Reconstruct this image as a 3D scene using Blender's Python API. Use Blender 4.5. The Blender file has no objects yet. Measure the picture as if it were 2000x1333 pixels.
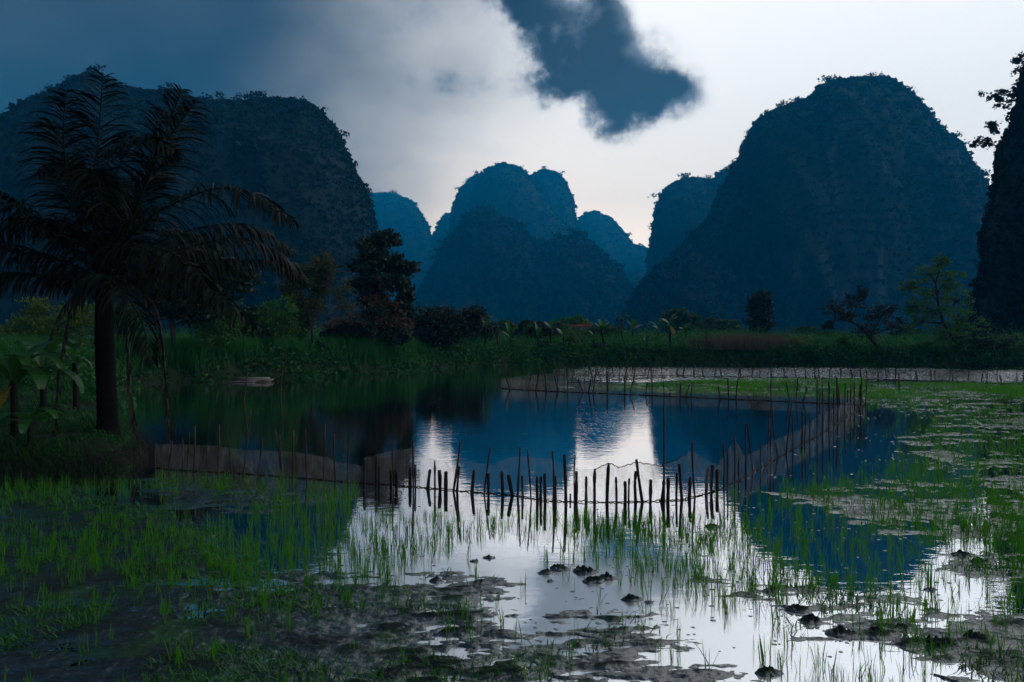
import bpy, math, random
import numpy as np
from mathutils import Vector

rng = np.random.default_rng(11)
random.seed(11)
R = math.radians
scene = bpy.context.scene
COL = scene.collection

# ------------------------------------------------------------------ camera
F = 1333.333          # focal length in photo pixels (2000 wide, 24 mm lens)
CAMH = 2.2            # eye height above the water
HOR = 648.0           # photo row of the horizon
cam_d = bpy.data.cameras.new('camera')
cam_d.lens = 24.0; cam_d.sensor_width = 36.0
cam_d.shift_y = -(666.5 - HOR) / 2000.0
cam_d.clip_start = 0.05; cam_d.clip_end = 6000
cam = bpy.data.objects.new('camera', cam_d); COL.objects.link(cam)
cam.location = (0, 0, CAMH); cam.rotation_euler = (R(90), 0, 0)
scene.camera = cam

def P(px, py, D):                       # photo pixel at depth D -> world point
    return np.array([(px - 1000.0) / F * D, D, CAMH + (HOR - py) / F * D])
def G(px, py, z=0.0):                   # photo pixel on the level z -> world point
    D = F * (CAMH - z) / (py - HOR)
    return np.array([(px - 1000.0) / F * D, D, z])

# ------------------------------------------------------------------ node helper
class NT:
    def __init__(s, tree):
        s.t = tree; tree.nodes.clear()
    def n(s, typ, **kw):
        nd = s.t.nodes.new(typ)
        for k, v in kw.items(): setattr(nd, k, v)
        return nd
    def put(s, sock, v):
        if v is None: return
        if isinstance(v, bpy.types.NodeSocket): s.t.links.new(v, sock)
        elif isinstance(v, (tuple, list)) and len(v) == 3 and sock.type == 'RGBA': sock.default_value = (*v, 1)
        else: sock.default_value = v
    def m(s, op, a, b=None, c=None, clamp=False):
        nd = s.n('ShaderNodeMath', operation=op); nd.use_clamp = clamp
        s.put(nd.inputs[0], a); s.put(nd.inputs[1], b); s.put(nd.inputs[2], c)
        return nd.outputs[0]
    def smooth(s, v, a, b, o0=0.0, o1=1.0):
        nd = s.n('ShaderNodeMapRange', interpolation_type='SMOOTHSTEP')
        s.put(nd.inputs[0], v); nd.inputs[1].default_value = a; nd.inputs[2].default_value = b
        nd.inputs[3].default_value = o0; nd.inputs[4].default_value = o1
        return nd.outputs[0]
    def mix(s, f, a, b):
        nd = s.n('ShaderNodeMix', data_type='RGBA')
        s.put(nd.inputs[0], f); s.put(nd.inputs[6], a); s.put(nd.inputs[7], b)
        return nd.outputs[2]
    def noise(s, vec, scale, detail=3.0, rough=0.55, dist=0.0):
        nd = s.n('ShaderNodeTexNoise')
        s.put(nd.inputs['Vector'], vec)
        for k, v in (('Scale', scale), ('Detail', detail), ('Roughness', rough), ('Distortion', dist)):
            nd.inputs[k].default_value = v
        return nd.outputs[0]
    def mapping(s, vec, scale=(1, 1, 1), loc=(0, 0, 0)):
        nd = s.n('ShaderNodeMapping'); s.put(nd.inputs[0], vec)
        nd.inputs['Scale'].default_value = scale; nd.inputs['Location'].default_value = loc
        return nd.outputs[0]

# ------------------------------------------------------------------ world / sky
SUN_AZ = math.atan2(90, F)              # the sun stands behind the middle hills
SUN_EL = R(8.0)
world = bpy.data.worlds.new('World'); scene.world = world; world.use_nodes = True
W = NT(world.node_tree)
sky = W.n('ShaderNodeTexSky', sky_type='NISHITA'); sky.sun_disc = False
sky.sun_elevation = SUN_EL; sky.sun_rotation = SUN_AZ
sky.air_density = 1.0; sky.dust_density = 1.6; sky.ozone_density = 2.0
tc = W.n('ShaderNodeTexCoord'); D0 = tc.outputs['Generated']
sx = W.n('ShaderNodeSeparateXYZ'); W.put(sx.inputs[0], D0)
dx, dy, dz = sx.outputs
ys = W.m('MAXIMUM', dy, 0.08)
U = W.m('DIVIDE', dx, ys); V = W.m('DIVIDE', dz, ys)
# high thin veil that whitens the clear part
veil_n = W.noise(W.mapping(D0, (1.2, 1.2, 3.5)), 2.2, 5, 0.55, 0.4)
veil_c = W.mix(W.smooth(dz, 0.02, 0.30), (3.2, 2.98, 2.88), (1.80, 1.88, 1.98))
skyscaled = W.n('ShaderNodeVectorMath', operation='SCALE'); W.put(skyscaled.inputs[0], sky.outputs[0]); skyscaled.inputs['Scale'].default_value = 0.07
clear = W.mix(0.90, skyscaled.outputs[0], veil_c)
# grey cloud deck covering the left hand and rear sky
dot = W.n('ShaderNodeVectorMath', operation='DOT_PRODUCT'); W.put(dot.inputs[0], D0)
dot.inputs[1].default_value = (-0.92, -0.34, 0.20)
deck_n = W.noise(W.mapping(D0, (1.0, 1.0, 1.9)), 2.6, 6, 0.5, 0.0)
deck_s = W.m('ADD', dot.outputs['Value'], W.m('MULTIPLY', W.m('SUBTRACT', deck_n, 0.5), 0.42))
deck_m = W.m('POWER', W.smooth(deck_s, -0.34, 0.10), 0.8)
deck_c = W.mix(W.smooth(deck_n, 0.3, 0.7), (0.028, 0.046, 0.078), (0.075, 0.105, 0.155))
deck_c = W.mix(W.smooth(dy, 0.25, -0.5), deck_c, (0.115, 0.145, 0.195))
s1 = W.mix(deck_m, clear, deck_c)
# the dark ragged cloud: a sum of soft puffs eroded by noise
def uv(px, py): return (px - 1000) / F, (HOR - py) / F
puffs = [(1195, 150, 110, 78, 1.0), (1255, 180, 80, 45, .85), (1325, 165, 42, 30, .8), (1190, 215, 50, 34, .5), (1185, 60, 38, 62, .85), (1175, 5, 40, 40, .6),
         (1080, 60, 60, 48, .75), (1030, 20, 60, 40, .8), (985, -20, 80, 40, .8), (1100, 165, 70, 30, .55), (880, 165, 150, 34, .34), (760, 60, 200, 50, .30),
         (800, -40, 160, 40, .45), (1130, 110, 60, 50, .5)]
acc = None
nz = W.noise(W.mapping(D0, (1, 1, 1.15)), 10.0, 10, 0.62, 0.0)
nz2 = W.noise(W.mapping(D0, (1, 1, 1.3), (3, 1, 2)), 2.9, 4, 0.5, 0.3)
Uw = W.m('ADD', U, W.m('MULTIPLY', W.m('SUBTRACT', nz, 0.5), 0.10))
nz4 = W.noise(W.mapping(D0, (1, 1, 1), (7, 3, 5)), 11.0, 8, 0.6, 0.0)
Vw = W.m('ADD', W.m('ADD', V, W.m('MULTIPLY', W.m('SUBTRACT', nz2, 0.5), 0.06)), W.m('MULTIPLY', W.m('SUBTRACT', nz4, 0.5), 0.09))
for (px, py, rx, ry, w) in puffs:
    cu, cv = uv(px, py)
    a = W.m('POWER', W.m('DIVIDE', W.m('SUBTRACT', Uw, cu), rx / F * 1.1), 2.0)
    b = W.m('POWER', W.m('DIVIDE', W.m('SUBTRACT', Vw, cv), ry / F * 1.1), 2.0)
    g = W.m('MULTIPLY', W.m('EXPONENT', W.m('MULTIPLY', W.m('ADD', a, b), -1.0)), w)
    acc = g if acc is None else W.m('ADD', acc, g)
nz3 = W.noise(D0, 30.0, 6, 0.6, 0.3)
ero = W.m('ADD', W.m('MULTIPLY', W.m('SUBTRACT', nz, 0.5), 2.0), W.m('MULTIPLY', W.m('SUBTRACT', nz3, 0.5), 0.9))
acc = W.m('ADD', acc, W.m('MULTIPLY', ero, W.smooth(acc, 0.05, 0.35)))
fr = W.smooth(dy, 0.1, 0.3)
cm = W.m('MULTIPLY', W.smooth(acc, 0.08, 0.90), fr)
cc = W.mix(W.smooth(W.m('ADD', acc, W.m('MULTIPLY', W.m('SUBTRACT', nz4, 0.5), 1.6)), 0.35, 1.3), (0.30, 0.38, 0.50), (0.000, 0.002, 0.006))
s2 = W.mix(W.m('MULTIPLY', cm, 0.97), s1, cc)
bg = W.n('ShaderNodeBackground'); W.put(bg.inputs[0], s2); bg.inputs[1].default_value = 1.0
wo = W.n('ShaderNodeOutputWorld'); W.put(wo.inputs[0], bg.outputs[0])

sun_d = bpy.data.lights.new('sun', 'SUN'); sun_d.energy = 0.8; sun_d.angle = R(0.6); sun_d.color = (1.0, 0.86, 0.72)
sun = bpy.data.objects.new('sun', sun_d); COL.objects.link(sun)
sv = Vector((math.sin(SUN_AZ) * math.cos(SUN_EL), math.cos(SUN_AZ) * math.cos(SUN_EL), math.sin(SUN_EL)))
sun.rotation_euler = sv.to_track_quat('Z', 'Y').to_euler(); sun.location = (0, 0, 300)

vs = scene.view_settings
vs.view_transform = 'Standard'; vs.look = 'None'; vs.gamma = 1.0; vs.exposure = -0.3; vs.use_curve_mapping = False
scene.render.engine = 'CYCLES'
cy = scene.cycles
cy.use_denoising = True
try: cy.denoiser = 'OPENIMAGEDENOISE'
except Exception: pass
cy.max_bounces = 4; cy.diffuse_bounces = 1; cy.glossy_bounces = 2; cy.transmission_bounces = 2
cy.use_adaptive_sampling = True; cy.adaptive_threshold = 0.02
world.cycles.sampling_method = 'MANUAL'; world.cycles.sample_map_resolution = 512
cy.volume_bounces = 0; cy.transparent_max_bounces = 14
cy.caustics_reflective = False; cy.caustics_refractive = False
cy.sample_clamp_indirect = 4.0

# ------------------------------------------------------------------ noise in numpy
def _hash(ix, iy, seed):
    h = (ix.astype(np.int64) * 374761393 + iy.astype(np.int64) * 668265263 + seed * 144665) & 0x7fffffff
    h = ((h ^ (h >> 13)) * 1274126177) & 0x7fffffff
    return ((h ^ (h >> 16)) & 0xffff) / 65535.0
def vnoise(x, y, seed=0):
    x = np.asarray(x, float); y = np.asarray(y, float)
    x0 = np.floor(x); y0 = np.floor(y); fx = x - x0; fy = y - y0
    fx = fx * fx * fx * (fx * (fx * 6 - 15) + 10); fy = fy * fy * fy * (fy * (fy * 6 - 15) + 10)
    a = _hash(x0, y0, seed); b = _hash(x0 + 1, y0, seed); c = _hash(x0, y0 + 1, seed); d = _hash(x0 + 1, y0 + 1, seed)
    return (a + (b - a) * fx) * (1 - fy) + (c + (d - c) * fx) * fy
def fbm(x, y, oct=4, seed=0, gain=0.5):
    s = 0; a = 1; t = 0
    for k in range(oct):
        s = s + a * (vnoise(x * 2 ** k + 17.3 * k, y * 2 ** k - 9.1 * k, seed + k) - 0.5); t += a; a *= gain
    return s / t * 2
def sstep(v, a, b):
    t = np.clip((v - a) / (b - a), 0, 1); return t * t * (3 - 2 * t)

def poly_sdf(x, y, poly):               # >0 inside
    x = np.asarray(x, float); y = np.asarray(y, float)
    best = np.full(x.shape, 1e18); ins = np.zeros(x.shape, bool); n = len(poly)
    for i in range(n):
        x1, y1 = poly[i]; x2, y2 = poly[(i + 1) % n]
        ex, ey = x2 - x1, y2 - y1
        t = np.clip(((x - x1) * ex + (y - y1) * ey) / (ex * ex + ey * ey + 1e-12), 0, 1)
        d = (x - x1 - t * ex) ** 2 + (y - y1 - t * ey) ** 2
        best = np.minimum(best, d)
        if y1 != y2:
            c = ((y1 > y) != (y2 > y)) & (x < ex * (y - y1) / (y2 - y1) + x1)
            ins ^= c
    d = np.sqrt(best)
    return np.where(ins, d, -d)

# ------------------------------------------------------------------ mesh helpers
class MB:
    def __init__(s): s.v = []; s.f = []; s.n = 0
    def add(s, v, f):
        v = np.asarray(v, float).reshape(-1, 3); f = np.asarray(f, int)
        s.v.append(v); s.f.append(f + s.n); s.n += len(v)
    def tube(s, path, rad, seg=6, cap=True):
        path = np.asarray(path, float); n = len(path)
        rad = np.broadcast_to(np.asarray(rad, float), (n,))
        t = np.gradient(path, axis=0); t /= np.linalg.norm(t, axis=1)[:, None] + 1e-12
        up = np.array([0.13, 0.97, 0.2]) if abs(t[:, 2]).mean() > 0.6 else np.array([0.05, 0.1, 1.0])
        a = np.cross(t, up); a /= np.linalg.norm(a, axis=1)[:, None] + 1e-12
        b = np.cross(t, a)
        th = np.linspace(0, 2 * np.pi, seg, endpoint=False)
        ring = path[:, None, :] + rad[:, None, None] * (a[:, None, :] * np.cos(th)[None, :, None] + b[:, None, :] * np.sin(th)[None, :, None])
        i = np.arange(n - 1)[:, None]; j = np.arange(seg)[None, :]; j2 = (j + 1) % seg
        q = np.stack([i * seg + j, (i + 1) * seg + j, (i + 1) * seg + j2, i * seg + j2], -1).reshape(-1, 4)
        v = ring.reshape(-1, 3)
        if cap:
            v = np.vstack([v, path[-1:], path[:1]])
            k = np.arange(seg); e = (n - 1) * seg
            c1 = np.stack([e + k, np.full(seg, n * seg), np.full(seg, n * seg), e + (k + 1) % seg], -1)
            s.add(v, q); base = s.n - len(v)
            s.f.append(np.stack([e + k, np.full(seg, n * seg), e + (k + 1) % seg], -1) + base)
            s.f.append(np.stack([(k + 1) % seg, np.full(seg, n * seg + 1), k], -1) + base)
        else:
            s.add(v, q)
    def box(s, c, d):
        c = np.asarray(c, float); d = np.asarray(d, float) / 2
        v = np.array([[x, y, z] for x in (-1, 1) for y in (-1, 1) for z in (-1, 1)]) * d + c
        s.add(v, [[0, 1, 3, 2], [4, 6, 7, 5], [0, 4, 5, 1], [2, 3, 7, 6], [0, 2, 6, 4], [1, 5, 7, 3]])
    def build(s, name, mat, parent=None, smooth=False, loc=None):
        V = np.vstack(s.v)
        if loc is not None: V = V - np.asarray(loc)
        me = mesh_from(name, V, s.f, smooth)
        me.materials.append(mat)
        return link(name, me, parent, loc)

def mesh_from(name, V, flist, smooth=False):
    me = bpy.data.meshes.new(name)
    sizes = np.concatenate([np.full(len(f), f.shape[1], np.int32) for f in flist])
    idx = np.concatenate([f.ravel() for f in flist]).astype(np.int32)
    me.vertices.add(len(V)); me.vertices.foreach_set('co', V.astype(np.float32).ravel())
    me.loops.add(len(idx)); me.loops.foreach_set('vertex_index', idx)
    me.polygons.add(len(sizes))
    me.polygons.foreach_set('loop_start', np.concatenate([[0], np.cumsum(sizes)[:-1]]).astype(np.int32))
    if smooth: me.polygons.foreach_set('use_smooth', np.ones(len(sizes), bool))
    me.update(calc_edges=True)
    return me
def link(name, data, parent=None, loc=None):
    o = bpy.data.objects.new(name, data); COL.objects.link(o)
    if loc is not None and parent is None: o.location = tuple(loc)
    if parent is not None:
        o.parent = parent
    return o
def tag(o, label=None, cat=None, group=None, kind=None):
    if label: o['label'] = label
    if cat: o['category'] = cat
    if group: o['group'] = group
    if kind: o['kind'] = kind
    return o
def empty(name, loc, label=None, cat=None, group=None):
    o = bpy.data.objects.new(name, None); COL.objects.link(o)
    o.location = tuple(loc); o.empty_display_size = 0.2
    return tag(o, label, cat, group)
def part(mb, name, mat, root, smooth=False):        # mesh written in world coordinates, parented to an Empty at the base
    V = np.vstack(mb.v) - np.array(root.location)
    me = mesh_from(name, V, mb.f, smooth); me.materials.append(mat)
    return link(name, me, root)
def grid_faces(nr, nc):
    i = np.arange(nr - 1)[:, None]; j = np.arange(nc - 1)[None, :]
    return np.stack([i * nc + j, i * nc + j + 1, (i + 1) * nc + j + 1, (i + 1) * nc + j], -1).reshape(-1, 4)
def leaves(mb, c, size, r=None, flat=0.0, aspect=0.5, dirs=None):
    """many rhombic leaves at centres c"""
    r = r or rng
    n = len(c)
    if n == 0: return
    size = np.broadcast_to(np.asarray(size, float), (n,))[:, None]
    t = r.normal(size=(n, 3)) if dirs is None else dirs + r.normal(size=(n, 3)) * 0.35
    t[:, 2] *= (1 - flat); t /= np.linalg.norm(t, axis=1)[:, None] + 1e-9
    k = r.normal(size=(n, 3)); b = np.cross(t, k); b /= np.linalg.norm(b, axis=1)[:, None] + 1e-9
    nn = np.cross(t, b)
    p0 = c - t * size * .5; p2 = c + t * size * .5
    p1 = c + b * size * aspect * .5 + nn * size * 0.12; p3 = c - b * size * aspect * .5 + nn * size * 0.12
    v = np.stack([p0, p1, p2, p3], 1).reshape(-1, 3)
    f = np.arange(4 * n).reshape(n, 4)
    mb.add(v, f)
def bez(pts, n):
    """smooth Catmull-Rom path through pts"""
    pts = np.asarray(pts, float)
    if len(pts) == 2: return pts[0] + (pts[1] - pts[0]) * np.linspace(0, 1, n)[:, None]
    p = np.vstack([2 * pts[0] - pts[1], pts, 2 * pts[-1] - pts[-2]])
    u = np.linspace(0, len(pts) - 1, n); out = []
    for t in u:
        i = min(int(t), len(pts) - 2); t -= i
        a, b, c, d = p[i], p[i + 1], p[i + 2], p[i + 3]
        out.append(0.5 * (2 * b + (c - a) * t + (2 * a - 5 * b + 4 * c - d) * t * t + (3 * b - a - 3 * c + d) * t ** 3))
    return np.array(out)

# ------------------------------------------------------------------ materials
def mat(name):
    m = bpy.data.materials.new(name); m.use_nodes = True
    t = NT(m.node_tree); o = t.n('ShaderNodeOutputMaterial')
    return m, t, o
def leaf_mat(name, a, b, trans=0.45, rough=0.5, tr_tint=(1.25, 1.2, 0.6), spec=0.3, scale=0.5):
    m, t, o = mat(name)
    geo = t.n('ShaderNodeNewGeometry'); tcn = t.n('ShaderNodeTexCoord')
    nz = t.noise(tcn.outputs['Object'], scale, 3)
    f = t.m('ADD', t.m('MULTIPLY', geo.outputs['Random Per Island'], 0.55), t.m('MULTIPLY', nz, 0.5), clamp=True)
    c = t.mix(f, a, b)
    pr = t.n('ShaderNodeBsdfPrincipled'); t.put(pr.inputs['Base Color'], c); pr.inputs['Roughness'].default_value = rough
    pr.inputs['Specular IOR Level'].default_value = spec
    tr = t.n('ShaderNodeBsdfTranslucent')
    tint = t.n('ShaderNodeVectorMath', operation='MULTIPLY'); t.put(tint.inputs[0], c); tint.inputs[1].default_value = tr_tint
    t.put(tr.inputs[0], tint.outputs[0])
    mx = t.n('ShaderNodeMixShader'); mx.inputs[0].default_value = trans
    t.put(mx.inputs[1], pr.outputs[0]); t.put(mx.inputs[2], tr.outputs[0]); t.put(o.inputs[0], mx.outputs[0])
    return m
def solid_mat(name, a, b, scale=8.0, rough=0.8, bump=0.3, stretch=(1, 1, 1), spec=0.08, bdist=0.02):
    m, t, o = mat(name)
    tcn = t.n('ShaderNodeTexCoord')
    v = t.mapping(tcn.outputs['Object'], stretch)
    nz = t.noise(v, scale, 6, 0.6)
    c = t.mix(t.smooth(nz, 0.3, 0.7), a, b)
    pr = t.n('ShaderNodeBsdfPrincipled'); t.put(pr.inputs['Base Color'], c); pr.inputs['Roughness'].default_value = rough
    pr.inputs['Specular IOR Level'].default_value = spec
    bp = t.n('ShaderNodeBump'); bp.inputs['Strength'].default_value = bump; bp.inputs['Distance'].default_value = bdist
    t.put(bp.inputs['Height'], nz); t.put(pr.inputs['Normal'], bp.outputs[0])
    t.put(o.inputs[0], pr.outputs[0])
    return m

M = {}
M['rice'] = leaf_mat('rice_leaf', (0.022, 0.17, 0.004), (0.085, 0.30, 0.008), 0.55, 0.4, (1.3, 1.3, 0.5))
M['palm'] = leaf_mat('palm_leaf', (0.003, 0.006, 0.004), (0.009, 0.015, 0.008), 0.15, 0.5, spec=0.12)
M['palm_dead'] = leaf_mat('dead_palm_leaf', (0.014, 0.010, 0.009), (0.040, 0.028, 0.025), 0.25, 0.6)
M['banana'] = leaf_mat('banana_leaf', (0.016, 0.085, 0.018), (0.050, 0.17, 0.03), 0.45, 0.35, spec=0.5, scale=1.5)
M['banana_yellow'] = leaf_mat('yellow_banana_leaf', (0.16, 0.11, 0.012), (0.24, 0.15, 0.02), 0.4, 0.5, scale=3)
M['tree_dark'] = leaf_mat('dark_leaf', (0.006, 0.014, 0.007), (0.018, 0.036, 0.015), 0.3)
M['tree_green'] = leaf_mat('green_leaf', (0.022, 0.095, 0.014), (0.065, 0.18, 0.024), 0.45)
M['tree_olive'] = leaf_mat('olive_leaf', (0.030, 0.050, 0.018), (0.10, 0.105, 0.03), 0.4)
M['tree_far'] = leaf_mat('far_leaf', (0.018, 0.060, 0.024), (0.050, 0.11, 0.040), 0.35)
M['tree_yellow'] = leaf_mat('yellow_green_leaf', (0.040, 0.11, 0.012), (0.12, 0.18, 0.018), 0.45)
M['blossom'] = leaf_mat('rusty_blossom', (0.10, 0.035, 0.018), (0.20, 0.085, 0.05), 0.4, tr_tint=(1.2, 1, .8))
M['grass'] = leaf_mat('bank_grass', (0.012, 0.10, 0.022), (0.040, 0.19, 0.030), 0.45, 0.5, scale=0.25)
M['weed'] = leaf_mat('weed', (0.014, 0.10, 0.010), (0.05, 0.21, 0.016), 0.4, 0.5, scale=0.6)
M['cover'] = leaf_mat('ground_cover', (0.008, 0.060, 0.014), (0.025, 0.13, 0.020), 0.4, 0.5, scale=0.3)
M['reed'] = leaf_mat('reed', (0.045, 0.06, 0.035), (0.15, 0.10, 0.085), 0.4, 0.6, tr_tint=(1.1, 1, .9))
M['hill_leaf'] = leaf_mat('hill_leaf', (0.005, 0.011, 0.009), (0.015, 0.025, 0.017), 0.25, 0.7, scale=0.05, spec=.1)
M['bark'] = solid_mat('bark', (0.022, 0.017, 0.014), (0.055, 0.044, 0.036), 9, 0.85, 0.6, (1, 1, 0.25))
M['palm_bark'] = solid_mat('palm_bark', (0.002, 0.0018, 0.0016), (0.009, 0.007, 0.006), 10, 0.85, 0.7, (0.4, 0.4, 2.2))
M['stem'] = solid_mat('banana_stem', (0.004, 0.006, 0.003), (0.012, 0.012, 0.007), 6, 0.5, 0.3, (1, 1, .2))
M['bamboo'] = solid_mat('bamboo_stake', (0.028, 0.020, 0.018), (0.07, 0.052, 0.046), 18, 0.7, 0.4, (1, 1, 0.2))
M['timber'] = solid_mat('wet_timber', (0.016, 0.014, 0.014), (0.045, 0.038, 0.035), 22, 0.75, 0.6, (1, 1, 0.15))
M['rope'] = solid_mat('rope', (0.018, 0.014, 0.012), (0.05, 0.04, 0.03), 60, 0.9, 0.4)
M['soil'] = solid_mat('bank_soil', (0.010, 0.020, 0.010), (0.025, 0.040, 0.018), 1.4, 0.9, 0.6, bdist=0.08)
M['roof'] = solid_mat('red_roof', (0.16, 0.045, 0.035), (0.26, 0.075, 0.06), 3, 0.7, 0.2)
M['plaster'] = solid_mat('grey_plaster', (0.16, 0.18, 0.19), (0.26, 0.28, 0.29), 2, 0.8, 0.2)
M['window'] = solid_mat('dark_window', (0.01, 0.012, 0.014), (0.03, 0.03, 0.035), 2, 0.3, 0.1)
M['plank'] = solid_mat('weathered_plank', (0.14, 0.13, 0.12), (0.28, 0.26, 0.24), 12, 0.8, 0.3, (.15, 1, 1))
M['coconut'] = solid_mat('coconut', (0.06, 0.07, 0.02), (0.12, 0.11, 0.03), 6, 0.5, 0.2)

# limestone hill: vegetated, with pale streaked rock on the sheer faces
m, t, o = mat('karst'); M['karst'] = m
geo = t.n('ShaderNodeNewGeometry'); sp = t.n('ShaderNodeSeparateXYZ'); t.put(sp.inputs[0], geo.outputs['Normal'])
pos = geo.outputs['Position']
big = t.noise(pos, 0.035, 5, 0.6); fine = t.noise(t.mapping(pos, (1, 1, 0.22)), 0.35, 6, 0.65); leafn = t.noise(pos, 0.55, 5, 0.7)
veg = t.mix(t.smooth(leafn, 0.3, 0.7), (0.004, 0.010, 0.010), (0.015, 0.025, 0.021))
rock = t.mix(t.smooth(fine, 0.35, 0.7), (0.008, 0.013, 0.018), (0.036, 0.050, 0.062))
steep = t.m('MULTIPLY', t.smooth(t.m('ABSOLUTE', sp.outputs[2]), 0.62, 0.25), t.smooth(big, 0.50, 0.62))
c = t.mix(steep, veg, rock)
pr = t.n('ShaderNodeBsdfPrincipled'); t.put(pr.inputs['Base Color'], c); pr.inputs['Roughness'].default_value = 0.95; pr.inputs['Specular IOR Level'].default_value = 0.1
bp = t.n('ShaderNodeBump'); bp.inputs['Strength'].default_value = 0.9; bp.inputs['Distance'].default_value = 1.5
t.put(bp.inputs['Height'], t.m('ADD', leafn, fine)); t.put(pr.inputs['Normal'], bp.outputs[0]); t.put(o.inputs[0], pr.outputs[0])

# pond water: dark, murky, near-mirror at these grazing angles; breeze ripples vary over the pond
m, t, o = mat('water'); M['water'] = m
geo = t.n('ShaderNodeNewGeometry'); pos = geo.outputs['Position']
sp = t.n('ShaderNodeSeparateXYZ'); t.put(sp.inputs[0], pos)
rip = t.noise(t.mapping(pos, (0.9, 2.6, 1)), 3.2, 3, 0.55, 0.4)
rip2 = t.noise(t.mapping(pos, (1.0, 1.6, 1)), 0.9, 2, 0.5)
gust = t.noise(t.mapping(pos, (0.10, 0.16, 1)), 1.0, 2, 0.5)
py_, px_ = sp.outputs[1], sp.outputs[0]
pond = t.m('MULTIPLY', t.smooth(py_, 10.0, 15.0), t.smooth(gust, 0.30, 0.62))
far = t.m('MULTIPLY', t.smooth(t.m('ADD', py_, t.m('MULTIPLY', t.m('SUBTRACT', gust, .5), 8.0)), 28.5, 32.0), t.smooth(px_, 0.0, 4.5))
farn = t.noise(t.mapping(pos, (5.0, 1.1, 1)), 1.0, 3, 0.6)
amp = t.m('ADD', t.m('ADD', 0.0011, t.m('MULTIPLY', pond, 0.0024)), 0.0)
hgt = t.m('ADD', t.m('MULTIPLY', t.m('ADD', rip, t.m('MULTIPLY', rip2, 0.6)), amp), t.m('MULTIPLY', t.m('MULTIPLY', farn, far), 0.10))
bp = t.n('ShaderNodeBump'); bp.inputs['Strength'].default_value = 1.0; bp.inputs['Distance'].default_value = 1.0
t.put(bp.inputs['Height'], hgt)
dif = t.n('ShaderNodeBsdfDiffuse'); dif.inputs[0].default_value = (0.010, 0.016, 0.012, 1)
gl = t.n('ShaderNodeBsdfGlossy'); gl.inputs['Roughness'].default_value = 0.015; gl.inputs[0].default_value = (0.97, 0.98, 1, 1)
t.put(gl.inputs['Normal'], bp.outputs[0]); t.put(dif.inputs['Normal'], bp.outputs[0])
gl2 = t.n('ShaderNodeBsdfGlossy'); gl2.inputs['Roughness'].default_value = 0.36; t.put(gl2.inputs['Normal'], bp.outputs[0])
nearw = t.m('MULTIPLY', t.m('MULTIPLY', t.smooth(py_, 7.4, 6.0), t.smooth(px_, 2.6, 1.2)), t.smooth(px_, -2.2, -1.2))
glm = t.n('ShaderNodeMixShader'); t.put(glm.inputs[0], t.m('MULTIPLY', nearw, 0.5)); t.put(glm.inputs[1], gl.outputs[0]); t.put(glm.inputs[2], gl2.outputs[0])
fre = t.n('ShaderNodeFresnel'); fre.inputs[0].default_value = 1.9; t.put(fre.inputs['Normal'], bp.outputs[0])
mx = t.n('ShaderNodeMixShader'); t.put(mx.inputs[0], t.smooth(fre.outputs[0], 0.05, 0.30, 0.84, 0.985))
t.put(mx.inputs[1], dif.outputs[0]); t.put(mx.inputs[2], glm.outputs[0]); t.put(o.inputs[0], mx.outputs[0])

# paddy mud: wet grey-brown silt with a glossy film
m, t, o = mat('mud'); M['mud'] = m
geo = t.n('ShaderNodeNewGeometry'); pos = geo.outputs['Position']
n1 = t.noise(pos, 3.0, 6, 0.65); n2 = t.noise(pos, 20.0, 4, 0.7); n3 = t.noise(pos, 9.0, 4, 0.6)
c = t.mix(t.smooth(n1, 0.3, 0.7), (0.004, 0.008, 0.008), (0.014, 0.021, 0.022))
algae = t.smooth(t.noise(pos, 1.7, 4, 0.6), 0.48, 0.66, 0.0, 0.8)
c = t.mix(algae, c, (0.014, 0.050, 0.008))
spz = t.n('ShaderNodeSeparateXYZ'); t.put(spz.inputs[0], pos)
hz = t.m('ADD', spz.outputs[2], t.m('MULTIPLY', t.m('SUBTRACT', n2, 0.5), 0.045))
wet = t.smooth(hz, 0.031, 0.008)                  # silt just above the water keeps a wet film, the raised crumbs drain
pr = t.n('ShaderNodeBsdfPrincipled'); t.put(pr.inputs['Base Color'], c)
t.put(pr.inputs['Roughness'], t.m('ADD', t.m('MULTIPLY', wet, -0.50), 0.85)); pr.inputs['Specular IOR Level'].default_value = 0.2
t.put(pr.inputs['Coat Weight'], wet); pr.inputs['Coat Roughness'].default_value = .06; pr.inputs['Coat IOR'].default_value = 1.9
bp = t.n('ShaderNodeBump'); bp.inputs['Strength'].default_value = 0.7; bp.inputs['Distance'].default_value = 0.016
t.put(bp.inputs['Height'], t.m('ADD', n2, n3)); t.put(pr.inputs['Normal'], bp.outputs[0]); t.put(pr.inputs['Coat Normal'], bp.outputs[0]); t.put(o.inputs[0], pr.outputs[0])

# thin fish net: pale mesh cloth one can see through
m, t, o = mat('net'); M['net'] = m
tcn = t.n('ShaderNodeTexCoord')
nz = t.noise(tcn.outputs['Object'], 7.0, 5, 0.6); nf = t.noise(tcn.outputs['Object'], 120.0, 2, 0.5)
c = t.mix(nz, (0.30, 0.28, 0.265), (0.50, 0.47, 0.45))
dif = t.n('ShaderNodeBsdfDiffuse'); t.put(dif.inputs[0], c)
trl = t.n('ShaderNodeBsdfTranslucent'); t.put(trl.inputs[0], c)
ms = t.n('ShaderNodeMixShader'); ms.inputs[0].default_value = 0.5; t.put(ms.inputs[1], dif.outputs[0]); t.put(ms.inputs[2], trl.outputs[0])
tp = t.n('ShaderNodeBsdfTransparent')
nzf = t.noise(t.mapping(tcn.outputs['Object'], (2.2, 2.2, .7)), 2.0, 5, 0.65, 1.2)
al = t.m('ADD', t.smooth(nzf, 0.32, 0.72, 0.08, 0.33), t.m('MULTIPLY', t.m('SUBTRACT', nf, 0.5), 0.35), clamp=True)
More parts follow.
